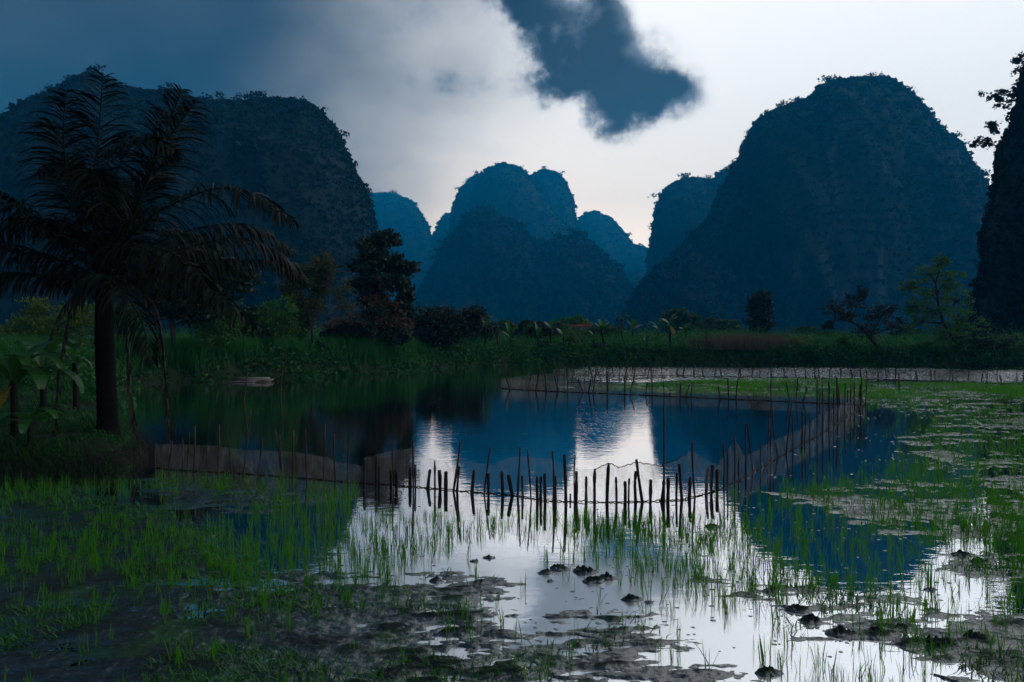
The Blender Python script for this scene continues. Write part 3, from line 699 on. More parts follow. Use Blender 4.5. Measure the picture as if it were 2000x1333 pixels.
for i, (px, py, pts_, lab) in enumerate([(1996, 172, [(1975, 178), (1950, 190), (1944, 186)], 'leafy branch jutting from the upper black cliff'), (1994, 200, [(1975, 196), (1962, 205), (1952, 200)], 'second leafy branch just below the upper cliff branch'), (1952, 262, [(1944, 258), (1941, 250), (1938, 254)], 'small leafy tuft standing off the black cliff edge'),
                                    (1950, 290, [(1936, 280), (1926, 283), (1921, 286)], 'leafy twig reaching left from the middle of the black cliff'), (1998, 122, [(1994, 118), (1990, 119), (1986, 121)], 'topmost leafy sprig at the right edge above the cliff')]):
    r = np.random.default_rng(900 + i); q = [P(px, py, 73)] + [P(a_, b_, 72.6) for a_, b_ in pts_]; root = empty('cliff_shrub', q[0], lab, 'shrub', 'shrubs on the black cliff'); mt = MB(); ml = MB()
    path = bez(q, 12); mt.tube(path, np.linspace(.07, .02, 12), 5)
    for e_ in range(7):
        st = path[r.integers(3, 12)]; en = st + np.array([r.normal() * .45 - .2, r.normal() * .3, r.uniform(-.15, .6)]); mt.tube(bez([st, (st + en) / 2 + [0, 0, .05], en], 4), [.025, .02, .015, .01], 4)
        leaves(ml, en + r.normal(size=(40, 3)) * [.20, .2, .13], .30 * r.uniform(.6, 1.3, 40), r, .3, .8)
    part(mt, 'branch', M['bark'], root, True); part(ml, 'foliage', M['tree_dark'], root)
# bare and dead stems
for i, (px, py, h, ln, lab, tips) in enumerate([
    (970, 684, 70, -.06, 'black dead stem right of the domed fruit tree', None), (1030, 682, 66, .0, 'bare twiggy shrub between the dead stem and the red roofed house', .12), (1143, 686, 48, -.35, 'black leaning stump branch below the red roofed house', None),
    (1217, 685, 82, .0, 'tall bare tree with forked twigs in the middle of the bank', .1), (1384, 684, 66, -.15, 'thin bare forked tree near the pink reeds', None), (1255, 672, 44, 0.1, 'faint bare sapling left of the tall banana', .12)]):
    bare_tree('bare_tree', lab, base_at(px, py), h, ln, 270 + i, .05 if i != 0 else .09, depth=1 if i == 0 else 3, spread=.5 if i != 3 else .32, tips=tips)

# banana plants: stem plus big split leaves
def banana_leaf(mbx, p, az, el, L, w, droop, r, torn=.5):
    n = 14; t_ = np.linspace(0, 1, n)
    e = el - droop * t_ ** 1.4
    ds = L / (n - 1)
    h = np.concatenate([[0], np.cumsum(np.cos(e[:-1]) * ds)]); z = np.concatenate([[0], np.cumsum(np.sin(e[:-1]) * ds)])
    mid = p + np.stack([np.cos(az) * h, np.sin(az) * h, z], -1)
    side = np.array([-np.sin(az), np.cos(az), 0.0]); up = np.stack([-np.cos(az) * np.sin(e), -np.sin(az) * np.sin(e), np.cos(e)], -1)
    wid = w * np.clip(np.sin(np.pi * np.clip((t_ - .10) / .95, 0, 1)) ** .55, 0.03, 1)
    for sgn in (-1, 1):
        dp = r.uniform(.05, .45, n); cut = r.random(n) < torn
        for i in range(n - 1):
            sag = -.35 * wid[i] * dp[i] if True else 0
            a = mid[i]; b = mid[i + 1]
            dn = np.array([0, 0, -1.0]) * wid[i] * (dp[i] if cut[i] else .18)
            q = .90 if cut[i] else 1.0
            c = a + (b - a) * q + sgn * side * wid[i + 1] + up[i] * wid[i] * .22 + dn
            d = a + (b - a) * (.08 if cut[i] else 0) + sgn * side * wid[i] + up[i] * wid[i] * .22 + dn
            mbx.add([a, b, c, d], [[0, 1, 2, 3]] if sgn > 0 else [[3, 2, 1, 0]])
    mbx.tube(mid + [0, 0, -.004], np.linspace(w * .07, w * .015, n), 4)
def banana(label, base, H, nl, L, w, seed, group=None, yellow=(), torn=.5, az0=None, leafm='banana', droop=(1.7, 2.9), els=(30, 78)):
    r = np.random.default_rng(seed); root = empty('banana_plant', base, label, 'banana plant', group)
    mt = MB(); lean = r.normal(size=2) * .05 * H
    top = base + np.array([lean[0], lean[1], H]); path = bez([base - [0, 0, .1], (base + top) / 2 + [0.01, 0, 0], top], 8)
    mt.tube(path, np.linspace(.055, .028, 8) * H ** .8 + .02, 8); part(mt, 'stem', M['stem'], root, True)
    for i in range(nl):
        ml = MB(); az = (i * 2.4 + r.uniform(-.4, .4)) if az0 is None else az0[i % len(az0)] + r.uniform(-.2, .2)
        el = R(r.uniform(*els)); yl = i in yellow
        if yl: el = R(-20); 
        banana_leaf(ml, top - [0, 0, r.uniform(0, .12) * H], az, el, L * r.uniform(.75, 1.1), w * r.uniform(.8, 1.1), r.uniform(*droop) if not yl else .9, r, torn if not yl else .95)
        part(ml, 'leaf', M['banana_yellow'] if yl else M[leafm], root)
    return root
def near_base(px, D):
    x = (px - 1000) / F * D; z, _ = land_h(np.array([x]), np.array([D])); return np.array([x, D, float(z[0]) - .02])
banana('broad leaved banana plant at the left edge with upright leaf and one yellow leaf', near_base(30, 11.3), 1.0, 11, 1.35, .14, 301, yellow=(4,), torn=.25, az0=[1.3, -.4, 2.8, .2, -1.5, .6, -.9, 2.2, -.1, 3.4, -2.2])
banana('low banana sucker at the water edge under the yellow leaf', near_base(60, 10.9), .45, 8, .8, .10, 304, torn=.3)
banana('young banana plant between the left edge and the palm', near_base(85, 13.6), 1.0, 10, 1.35, .13, 302, torn=.35)
banana('shaded banana plant close behind the palm trunk', near_base(150, 15.2), 1.05, 10, 1.2, .12, 303, torn=.4)
rf0 = np.random.default_rng(21)
for i, (px, py, H, L, lab) in enumerate([
    (1308, 684, 1.5, 1.15, 'tall lone banana plant on the bank with an orange leaf'), (1100, 682, 1.2, 1.2, 'banana plant in front of the red roofed house'), (1075, 680, 1.3, 1.2, 'banana plant left of the red roofed house'),
    (948, 684, 1.3, 1.2, 'banana plant right beside the domed fruit tree'), (998, 682, 1.0, 1.1, 'low banana plant behind the black dead stem'), (1050, 684, 1.0, 1.0, 'banana plant by the bare twiggy shrub'), (1180, 680, 1.3, 1.2, 'drooping banana plant left of the tall bare tree'),
    (1160, 686, .6, .8, 'small banana sprout right of the leaning stump branch'), (1235, 678, 1.5, 1.2, 'banana plant just right of the tall bare tree'), (1262, 684, .8, .8, 'small banana plant in the grass left of the lone tall one'), (1285, 676, 1.5, 1.2, 'hazy banana plant behind the lone tall one'),
    (1340, 676, 1.3, 1.2, 'hazy banana plant right of the lone tall one'), (790, 690, 1.6, 1.4, 'banana plant between the blossoming tree and the domed tree')]):
    banana(lab, base_at(px, py), H * rf0.uniform(.7, 1.15), int(rf0.integers(5, 9)), L * rf0.uniform(.8, 1.15), .16, 310 + i, group='banana plants on the far bank', yellow=(2,) if i == 0 else (), torn=.35, droop=(.2, 1.6), els=(40, 88))

# coconut palm
PD = 12.2; kp = PD / F
pb = near_base(212, PD); palm = empty('coconut_palm', pb, 'tall dark coconut palm with arching fronds on the left bank', 'palm tree')
def Pp(px, py, dd=0.0):
    return np.array([(px - 1000) * kp, PD + dd, CAMH + (HOR - py) * kp])
crown = Pp(205, 548)
mt = MB(); tp_ = bez([pb - [0, 0, .15], Pp(209, 780), Pp(204, 660), crown - [0, 0, .05]], 40)
rr = np.interp(np.linspace(0, 1, 40), [0, .06, .2, .9, 1], [.27, .20, .17, .145, .12]); rr = rr * (1 + .05 * (np.arange(40) % 2))
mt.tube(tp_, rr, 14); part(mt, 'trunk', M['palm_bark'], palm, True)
mh = MB(); r = np.random.default_rng(5)
for i in range(26):     # old leaf bases round the crown
    a = r.uniform(0, 6.28); z0 = r.uniform(-.35, .15)
    p0 = crown + [np.cos(a) * .12, np.sin(a) * .12, z0]; mh.tube(np.array([p0, p0 + [np.cos(a) * .14, np.sin(a) * .14, .22]]), [.05, .025], 5)
part(mh, 'leaf_bases', M['palm_bark'], palm)
for i, (px, py) in enumerate([(236, 540), (222, 556), (180, 560), (210, 566)]):
    mcn = MB(); c = Pp(px, py, -.22 + .1 * i)
    ph = np.linspace(0, np.pi, 7); rad_ = .075 * np.sin(ph) + 1e-4
    mcn.tube(np.stack([0 * ph, 0 * ph, .09 * np.cos(ph)], -1)[::-1] + c, rad_, 10, cap=False); part(mcn, 'coconut', M['coconut'], palm, True)
def frond(ctrl, leaflet, dead=False, seed=0, droop=.6, n=64, half=False):
    r = np.random.default_rng(seed); mbf = MB()
    path = bez(ctrl, 36); L = np.linalg.norm(np.diff(path, axis=0), axis=1).sum()
    mra = MB(); mra.tube(path, np.linspace(.028, .006, 36), 5)
    tt = np.linspace(.10, .995, n)
    for t_ in tt:
        u = t_ * 35; i = min(int(u), 34); p = path[i] + (path[i + 1] - path[i]) * (u - i)
        d = path[min(i + 2, 35)] - path[max(i - 1, 0)]; d /= np.linalg.norm(d)
        s = np.cross(d, [0, 0, 1.0]); ls = np.linalg.norm(s)
        s = s / ls if ls > .15 else np.array([1.0, 0, 0])
        for sg in (-1, 1):
            ll = leaflet * (np.sin(np.pi * (t_ * .86 + .12)) ** .6) * (r.uniform(.8, 1.1) if not dead else r.uniform(.25, 1.0))
            dr = d * r.uniform(.25, .75) + s * sg * r.uniform(.7, 1.0) + np.array([0, 0, .12 if not dead else -1.6]) + r.normal(size=3) * (.12 if not dead else .3)
            dr /= np.linalg.norm(dr); m_ = 5; pts = [p]; step = ll / (m_ - 1); dv = dr.copy()
            for q in range(m_ - 1):
                dv = dv + np.array([0, 0, -droop * (.25 + .3 * q)]); dv /= np.linalg.norm(dv); pts.append(pts[-1] + dv * step)
            pts = np.array(pts); wv = np.cross(dr, [r.normal() * .4, r.normal() * .4, 1.0]); wv /= np.linalg.norm(wv) + 1e-9
            wd = np.array([.010, .019, .018, .012, .001])[:, None] * r.uniform(.8, 1.15)
            v = np.concatenate([pts - wv * wd, pts + wv * wd]); k_ = np.arange(m_ - 1)
            mbf.add(v, np.stack([k_, k_ + 1, m_ + k_ + 1, m_ + k_], -1))
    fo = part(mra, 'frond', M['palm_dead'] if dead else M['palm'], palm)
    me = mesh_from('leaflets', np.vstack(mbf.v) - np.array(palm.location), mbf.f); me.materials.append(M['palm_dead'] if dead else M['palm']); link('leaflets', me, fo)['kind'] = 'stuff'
c0 = crown
FR = [([(160, 400, .3), (158, 260, .5), (188, 140, .2)], .75, 0, .40), ([(255, 400, .2), (300, 265, .3), (350, 172, .1)], .72, 0, .45), ([(285, 410, -.3), (350, 310, -.6), (428, 232, -.9)], .70, 0, .5),
      ([(130, 420, .5), (75, 300, .9), (18, 200, 1.1)], .72, 0, .5), ([(120, 450, -.5), (40, 370, -1.0), (-20, 300, -1.4)], .75, 0, .5), ([(225, 450, .5), (230, 340, 1.0), (260, 235, 1.5)], .7, 0, .5),
      ([(290, 440, -.2), (430, 380, -.4), (520, 390, -.5), (592, 440, -.6)], .68, 0, .75), ([(310, 490, .4), (420, 452, .9), (500, 480, 1.2), (545, 530, 1.5)], .62, 0, .8),
      ([(300, 525, -.7), (400, 535, -1.2), (490, 580, -1.5), (585, 650, -1.6)], .52, 0, .9), ([(215, 400, -.5), (235, 355, -.9), (280, 390, -1.3), (300, 450, -1.5)], .66, 0, .9),
      ([(150, 470, .2), (80, 425, .3), (10, 430, .3), (-60, 490, .2)], .62, 0, .7), ([(140, 510, -.4), (60, 485, -.8), (-30, 500, -1.2)], .62, 0, .8), ([(140, 545, -.3), (70, 540, -.7), (0, 570, -.9), (-60, 630, -1.0)], .55, 0, .9),
      ([(290, 530, .3), (400, 500, .7), (510, 500, .9)], .5, 0, .9), ([(160, 430, 1.0), (110, 370, 1.9), (60, 350, 2.6)], .7, 0, .6),
      ([(250, 545, -.9), (320, 560, -1.6), (390, 620, -2.0), (420, 700, -2.1)], .5, 0, 1.0),
      ([(180, 430, .4), (120, 335, .8), (60, 290, 1.0), (-10, 310, 1.1)], .62, 0, .8), ([(230, 440, -.4), (280, 335, -.7), (335, 300, -.9), (395, 320, -1.0)], .62, 0, .8), ([(265, 475, .5), (360, 425, 1.0), (450, 425, 1.3), (520, 470, 1.5)], .6, 0, .85),
      ([(150, 460, -.6), (70, 390, -1.1), (0, 375, -1.5), (-60, 410, -1.7)], .62, 0, .8), ([(245, 505, -.4), (330, 492, -.9), (430, 525, -1.3), (500, 600, -1.5)], .58, 0, .9), ([(190, 430, -.6), (196, 310, -1.0), (215, 225, -1.2)], .66, 0, .7), ([(130, 540, .5), (60, 520, .9), (0, 540, 1.1)], .55, 0, .9),
      ([(168, 590, -.3), (145, 700, -.35), (135, 820, -.35), (132, 905, -.3)], .5, 1, 1.1), ([(250, 585, -.1), (262, 690, -.2), (270, 780, -.25), (286, 850, -.3)], .5, 1, 1.1), ([(285, 590, .2), (302, 690, .3), (306, 790, .35), (312, 885, .35)], .5, 1, 1.1),
      ([(150, 565, .2), (95, 600, .4), (60, 680, .4)], .4, 1, 1.1)]
for i, (ct, ll, dead, dr) in enumerate(FR):
    frond([c0] + [Pp(*p) for p in ct], ll * (1.45 if not dead else .9), bool(dead), 400 + i, dr * (.8 if i < 7 else .9), 92 if not dead else 34)

# ------------------------------------------------------------------ bank grass and cover
def sample_land(n, y0, y1, x0, x1, dmin, dmax):
    x = rng.uniform(x0, x1, n); y = rng.uniform(y0, y1, n); z, d = land_h(x, y)
    k = (d > dmin) & (d < dmax) & (np.abs((x / y)) < .95)
    return np.stack([x, y, z], -1)[k]
def blades(mbg, p, h, w, r, lean=.35):
    n = len(p); az = r.uniform(0, 6.283, n); ln = r.uniform(.1, 1, n) * lean
    dirv = np.stack([np.cos(az) * ln, np.sin(az) * ln, np.ones(n)], -1)
    h = np.broadcast_to(h, (n,))[:, None]
    sd = np.stack([-np.sin(az), np.cos(az), 0 * az], -1) * np.broadcast_to(w, (n,))[:, None]
    mid = p + dirv * h * .55; tip = p + dirv * h * np.array([1, 1, .95]) + np.stack([np.cos(az), np.sin(az), 0 * az], -1) * h * ln[:, None] * .6
    v = np.stack([p - sd, p + sd, mid + sd * .8, mid - sd * .8, tip], 1).reshape(-1, 3); b = np.arange(n)[:, None] * 5
    mbg.v.append(v); mbg.f.append(b + np.array([[0, 1, 2, 3]]) + mbg.n); mbg.f.append(b + np.array([[3, 2, 4]]) + mbg.n); mbg.n += len(v)
mbg = MB()
p = sample_land(150000, 20, 62, -34, 50, .35, 30)
dens = fbm(p[:, 0] * .35, p[:, 1] * .35, 3, 77); p = p[dens > -.28]
blades(mbg, p, rng.uniform(.25, .6, len(p)) * (1 + .5 * fbm(p[:, 0] * .5, p[:, 1] * .5, 2, 78)), .016, rng)
p = sample_land(150000, 24, 42, -26, 6, .6, 9); p = p[fbm(p[:, 0] * .25, p[:, 1] * .3, 2, 91) > .0]
blades(mbg, p, rng.uniform(.6, 1.15, len(p)), .016, rng, .45)
p = sample_land(70000, 40, 78, -34, 58, 3, 60); hn = fbm(p[:, 0] * .3, p[:, 1] * .3, 3, 95); p = p[hn > -.1]; hn = hn[hn > -.1]
blades(mbg, p, rng.uniform(.5, 1.0, len(p)) * (1.0 + 1.4 * hn), .03, rng, .5)
tag(mbg.build('bank_grass', M['grass']), 'tall green grass growing along the far pond banks', 'grass', kind='stuff')
mbg = MB()
p = sample_land(60000, 8, 19, -16, -3, .02, 6)
p = p[fbm(p[:, 0] * 1.1, p[:, 1] * 1.1, 3, 55) > -.22]
blades(mbg, p, rng.uniform(.06, .24, len(p)) * (1 + 1.6 * np.clip(fbm(p[:, 0] * 1.4, p[:, 1] * 1.4, 3, 56), -.4, 1)), .007, rng, .9)
c = p[rng.random(len(p)) < .35] + [0, 0, .04]; leaves(mbg, c + rng.normal(size=c.shape) * .03, .05, rng, .5, .6)
tag(mbg.build('bank_grass', M['cover']), 'low green weeds round the foot of the coconut palm', 'grass', kind='stuff')
mbs_ = MB(); p = sample_land(60000, 9, 14, -12, -4.5, -.12, .35)[:1400]
az = rng.uniform(0, 6.283, len(p)); blades(mbs_, p + [0, 0, .1], rng.uniform(.15, .4, len(p)), .004, rng, 1.4)
v_ = np.vstack(mbs_.v); v_[:, 2] = np.where(v_[:, 2] > .28, .56 - v_[:, 2], v_[:, 2]); mbs_.v = [v_]
tag(mbs_.build('straw', M['palm_dead']), 'dry roots and straw hanging over the palm bank edge', 'straw', kind='stuff')
mbc = MB()
p = sample_land(90000, 18, 52, -30, 46, -.35, 2.6)
p = p[rng.random(len(p)) < .9]
n = len(p); cs = rng.uniform(.14, .42, n) * np.clip(.8 + 2.2 * fbm(p[:, 0] * .55, p[:, 1] * .55, 3, 66), .25, 2.4); off = rng.normal(size=(n, 12, 3)) * cs[:, None, None] * np.array([.6, .6, .45]); off[..., 2] = np.abs(off[..., 2])
leaves(mbc, (p[:, None] + off).reshape(-1, 3), rng.uniform(.09, .24, n * 12), rng, .3, .6)
p = sample_land(9000, 36, 80, -40, 60, 3, 60); n = len(p); cs = rng.uniform(.3, .8, n) * (1 + 1.3 * np.clip(fbm(p[:, 0] * .16, p[:, 1] * .16, 3, 67), -.4, 1)) * np.interp(p[:, 1], [36, 80], [.7, 1.7]); off = rng.normal(size=(n, 14, 3)) * cs[:, None, None] * np.array([.7, .7, .6]); off[..., 2] = np.abs(off[..., 2])
leaves(mbc, (p[:, None] + off).reshape(-1, 3), rng.uniform(.12, .26, n * 14), rng, .3, .5)
tag(mbc.build('ground_cover', M['cover']), 'dark leafy creepers covering the bank slopes', 'plants', kind='stuff')
mbr = MB()      # pinkish reeds
cc_ = base_at(1455, 682); n = 2600
p = cc_ + np.stack([rng.normal(0, 1.7, n), rng.uniform(-2, 3, n), np.zeros(n)], -1)
blades(mbr, p, rng.uniform(.8, 1.35, n), .012, rng, .3)
tag(mbr.build('reeds', M['reed']), 'pinkish brown plumed reeds on the bank below the columnar tree', 'reeds', kind='stuff')

# ------------------------------------------------------------------ house beyond the gardens
hD = 72.0; hb = np.array([(1128 - 1000) / F * hD, hD, 0.9])
house = empty('house', hb, 'small grey house with red tiled roof among the far gardens', 'house')
mw = MB(); mw.box(hb + [0, 2, .95], (2.9, 4, 1.9)); part(mw, 'wall', M['plaster'], house)
mr = MB()
a = hb + np.array([0, 0, 1.9])
v = [a + [-1.7, -.3, 0], a + [1.7, -.3, 0], a + [1.7, 4.3, 0], a + [-1.7, 4.3, 0], a + [-1.3, 2, .75], a + [1.3, 2, .75]]
v += [q - np.array([0, 0, .1]) for q in v]
mr.add(v, [[0, 1, 5, 4], [2, 3, 4, 5], [7, 6, 10, 11], [9, 8, 11, 10], [1, 0, 6, 7], [3, 2, 8, 9]]); mr.add(v, [[1, 2, 5], [3, 0, 4], [8, 7, 11], [6, 9, 10]])
part(mr, 'roof', M['roof'], house)
for dx_ in (-.7, .7):
    mwn = MB(); mwn.box(hb + [dx_, -.02, 1.15], (.6, .05, .7)); part(mwn, 'window', M['window'], house)

# ------------------------------------------------------------------ net fences
def stake(mbs, xb, yb, xt, yt, w, D=None, sink=.25, jag=True, r=rng):
    b = G(xb, yb); D = b[1]; tpt = P(xt, yt, D + r.normal() * .05); rad = w * .8 / F * D / 2
    d = (tpt - b) / np.linalg.norm(tpt - b)
    L = np.linalg.norm(tpt - b); sd = np.array([r.normal(), r.normal(), 0]) * .012 * L
    path = bez([b - d * sink, b + (tpt - b) * .5 + sd, tpt], 7)
    rad_ = rad * (1 + .12 * r.normal(size=7)); rad_[-1] *= r.uniform(.6, 1)
    mbs.tube(path, rad_, 7)
def net_strip(bot, top, n, r, wr=.075):
    """bot / top: photo pixels; the bottom lies on the water, the top hangs above it"""
    b = np.array([G(*p) for p in bot]); lb = np.concatenate([[0], np.cumsum(np.linalg.norm(np.diff(b, axis=0), axis=1))])
    s = np.linspace(0, lb[-1], n); B = np.stack([np.interp(s, lb, b[:, i]) for i in range(3)], -1)
    px = 1000 + B[:, 0] / B[:, 1] * F
    tx = np.array([p[0] for p in top], float); ty = np.array([p[1] for p in top], float); o_ = np.argsort(tx)
    if abs(bot[-1][0] - bot[0][0]) > 5: tyy = np.interp(px, tx[o_], ty[o_])
    H = (HOR - tyy) / F * B[:, 1] + CAMH
    H = np.maximum(H + .012 * fbm(s * 3, s * 0, 3, 7), .04)
    m_ = 9; vv = np.linspace(0, 1, m_)
    nor = np.gradient(B, axis=0); nor = np.stack([-nor[:, 1], nor[:, 0], 0 * s], -1); nor /= np.linalg.norm(nor, axis=1)[:, None] + 1e-9
    S_, Vv = np.meshgrid(s, vv, indexing='ij')
    wv = wr * (fbm(S_ * 5 + Vv * 2, Vv * 2.2 - S_ * .8, 4, 15)) + .02 * np.sin(Vv * 3)
    pts = B[:, None, :] + nor[:, None, :] * wv[..., None]
    pts[..., 2] = -.02 + (H[:, None] + .02) * vv[None, :]
    return pts, B
def fence(label, bot, top, stakes, posts=(), n=160, seed=1, toprope=None, group='net fences around the fish pond'):
    r = np.random.default_rng(seed); b0 = G(*bot[0])
    root = empty('net_fence', (b0[0], b0[1], 0), label, 'net fence', group)
    pts, B = net_strip(bot, top, n, r)
    mn = MB(); mn.add(pts.reshape(-1, 3), grid_faces(n, 9)); part(mn, 'net', M['net'], root, True)
    mr = MB(); rp = B + np.stack([.01 * r.normal(size=n), .01 * r.normal(size=n), .008 + .006 * r.normal(size=n)], -1); mr.tube(rp, .003 + .0005 * B[:, 1], 5); part(mr, 'rope', M['rope'], root)
    if toprope:
        i0, i1 = toprope; q = pts[i0:i1, -1] + r.normal(size=(i1 - i0, 3)) * .006; mr = MB(); mr.tube(q, .006, 5); part(mr, 'rope', M['rope'], root)
    for st in stakes:
        ms_ = MB(); stake(ms_, *st, r=r); part(ms_, 'stake', M['bamboo'], root, True)
    for st in posts:
        ms_ = MB(); stake(ms_, *st, r=r); part(ms_, 'post', M['timber'], root, True)
    return root
fence('left stretch of net fence on thin stakes beside the palm bank',
      [(301, 914), (330, 918), (480, 926), (580, 934), (712, 945)], [(300, 868), (430, 872), (480, 879), (540, 881), (600, 886), (640, 894), (680, 906), (713, 912)],
      [(303, 915, 303, 866, 4), (328, 918, 336, 862, 4), (357, 919, 356, 855, 3), (367, 919, 370, 845, 3), (379, 921, 381, 832, 4), (426, 924, 428, 830, 4), (452, 926, 446, 860, 4), (475, 928, 490, 800, 3), (504, 930, 513, 858, 4), (550, 935, 537, 838, 3),
       (552, 935, 546, 850, 3), (573, 936, 573, 841, 5), (600, 936, 597, 838, 4), (633, 938, 635, 828, 3), (657, 941, 653, 848, 4), (679, 943, 683, 863, 4)], n=140, seed=1)
thick = [(712, 945, 712, 895, 7), (733, 948, 735, 890, 6), (741, 949, 741, 911, 5), (763, 950, 763, 919, 6), (774, 950, 773, 917, 8), (801, 953, 801, 914, 9), (812, 954, 811, 908, 5), (836, 955, 840, 917, 9), (849, 956, 849, 900, 5), (859, 957, 858, 919, 9), (871, 959, 871, 922, 9),
         (893, 961, 897, 912, 6), (922, 963, 926, 918, 9), (954, 966, 954, 925, 7), (982, 968, 980, 921, 9), (1001, 969, 993, 928, 9), (1021, 970, 1020, 930, 7), (1050, 980, 1049, 931, 8), (1057, 980, 1057, 931, 7), (1065, 981, 1064, 925, 7), (1085, 981, 1085, 930, 8),
         (1105, 981, 1102, 888, 8), (1114, 977, 1114, 965, 5), (1126, 981, 1126, 921, 8), (1145, 981, 1145, 931, 7), (1162, 981, 1162, 917, 8), (1186, 981, 1189, 905, 8), (1204, 981, 1203, 932, 6), (1221, 981, 1221, 941, 8), (1228, 981, 1229, 935, 5), (1243, 982, 1242, 921, 8),
         (1255, 982, 1243, 898, 8), (1270, 982, 1271, 937, 8), (1293, 981, 1297, 938, 8), (1304, 982, 1305, 934, 10), (1321, 979, 1322, 924, 6), (1332, 977, 1327, 907, 8), (1346, 975, 1348, 932, 9), (1380, 964, 1383, 911, 7), (1390, 961, 1392, 909, 8), (1401, 959, 1401, 917, 9)]
thin = [(769, 950, 766, 867, 4), (807, 954, 806, 863, 5), (885, 960, 899, 861, 5), (946, 965, 958, 874, 4), (1011, 970, 1016, 874, 5), (1037, 980, 1030, 878, 4), (1079, 982, 1079, 881, 5), (1123, 981, 1123, 889, 4), (1297, 982, 1297, 798, 5), (1358, 974, 1352, 865, 5)]
fence('near stretch of net fence across the middle with short thick posts',
      [(712, 945), (780, 949), (900, 960), (1000, 968), (1060, 979), (1120, 981), (1200, 982), (1330, 978), (1380, 965), (1402, 958)],
      [(712, 895), (740, 888), (765, 882), (790, 879), (810, 876), (830, 893), (870, 905), (885, 900), (900, 893), (930, 903), (960, 908), (985, 896), (1010, 890), (1040, 895), (1080, 897), (1120, 915), (1160, 915), (1190, 905), (1210, 914), (1245, 902), (1290, 912), (1305, 904), (1340, 886), (1355, 880), (1403, 912)],
      thin, thick, n=240, seed=2, toprope=(150, 205))
side = [(1413, 953, 1413, 864, 4), (1420, 949, 1421, 880, 4), (1435, 942, 1435, 852, 4), (1443, 938, 1443, 871, 5), (1457, 931, 1456, 828, 4), (1470, 924, 1459, 825, 4), (1486, 915, 1486, 868, 4), (1499, 907, 1503, 814, 4), (1506, 903, 1505, 834, 3), (1520, 894, 1508, 794, 4), (1535, 886, 1546, 791, 4), (1549, 879, 1549, 817, 3),
        (1566, 869, 1567, 797, 4), (1571, 867, 1573, 800, 3), (1581, 861, 1582, 804, 3), (1596, 853, 1596, 737, 4), (1606, 847, 1606, 747, 4), (1618, 839, 1620, 770, 3), (1629, 831, 1629, 760, 3), (1637, 826, 1634, 736, 4), (1650, 818, 1651, 748, 3), (1661, 811, 1662, 752, 3), (1670, 806, 1669, 748, 4), (1680, 801, 1684, 734, 3), (1684, 798, 1683, 745, 3), (1690, 794, 1693, 750, 3)]
fence('side stretch of net fence running away to the right corner',
      [(1402, 958), (1440, 940), (1470, 924), (1500, 906), (1540, 883), (1600, 850), (1650, 818), (1692, 792)], [(1402, 914), (1412, 894), (1440, 862), (1455, 892), (1500, 866), (1560, 840), (1600, 812), (1650, 788), (1692, 769)], side, n=160, seed=3)
rf = np.random.default_rng(8)
farst = []
for px in np.arange(984, 1690, 21):
    yb = np.interp(px, [980, 1100, 1200, 1400, 1600, 1692], [760, 766, 770, 779, 788, 792]); x = px + rf.normal() * 6
    if rf.random() < .82: farst.append((x, yb, x + rf.normal() * 5, yb - rf.uniform(22, 52), rf.choice([2.6, 3.2, 4.0])))
fence('far stretch of net fence along the back of the enclosed pond', [(980, 760), (1100, 766), (1200, 770), (1400, 779), (1600, 788), (1692, 792)],
      [(980, 741), (1100, 747), (1200, 752), (1400, 762), (1600, 770), (1692, 772)], farst, n=160, seed=4)
bst = []
for px in np.arange(986, 1290, 17):
    yb = np.interp(px, [980, 1150, 1300], [757, 745, 738]); x = px + rf.normal() * 4; bst.append((x, yb, x + rf.normal() * 3, yb - rf.uniform(18, 38), 2.6))
fence('rear left stretch of net fence sloping back from the far corner', [(980, 759), (1080, 750), (1160, 745), (1300, 738)], [(980, 740), (1060, 731), (1130, 728), (1200, 727), (1300, 727)], bst, n=120, seed=5)
cst = []
for px in np.arange(1090, 2080, 19):
    yb = np.interp(px, [1080, 1400, 1700, 2100], [733, 736, 741, 752]); x = px + rf.normal() * 5; cst.append((x, yb, x + rf.normal() * 2, yb - rf.uniform(14, 30), rf.choice([2.4, 3.0])))
fence('long distant net fence below the far bank on the right', [(1080, 732), (1400, 736), (1700, 741), (1900, 748), (2120, 754)], [(1080, 722), (1300, 719), (1500, 719), (1700, 724), (1800, 730), (1860, 726), (1920, 732), (2120, 736)], cst, n=160, seed=6)
# lone sticks in the water
for a, lab in (((476, 782, 484, 712, 4), 'lone leaning stick in the water near the left shore'), ((548, 770, 552, 690, 3), 'thin upright pole in the water off the left shore'), ((1757, 768, 1756, 730, 3), 'lone stake in the right paddy before the distant net'),
               ((1106, 726, 1106, 700, 2.5), 'short stick at the foot of the far bank')):
    ms_ = MB(); stake(ms_, *a); b = G(a[0], a[1]); o = ms_.build('stick', M['bamboo'], None, True, loc=b); tag(o, lab, 'stick')
# timber raft by the left shore
rb = G(492, 746); raft = empty('timber_raft', rb, 'small pile of pale weathered planks at the left shore', 'raft')
for i in range(6):
    mp = MB(); mp.box((0, 0, 0), (1.5 + rf.normal() * .2, .16, .05)); V_ = mp.v[0]; a = rf.normal() * .18
    V_[:] = V_ @ np.array([[np.cos(a), np.sin(a), 0], [-np.sin(a), np.cos(a), 0], [0, 0, 1]]) + rb + [rf.normal() * .12, -.25 + .1 * i, .04 + .055 * (i % 3)]
    part(mp, 'plank', M['plank'], raft)
ms_ = MB(); ms_.tube(np.array([rb + [.9, 0, -.1], rb + [1.45, .1, .55]]), [.03, .02], 6); part(ms_, 'pole', M['bamboo'], raft)

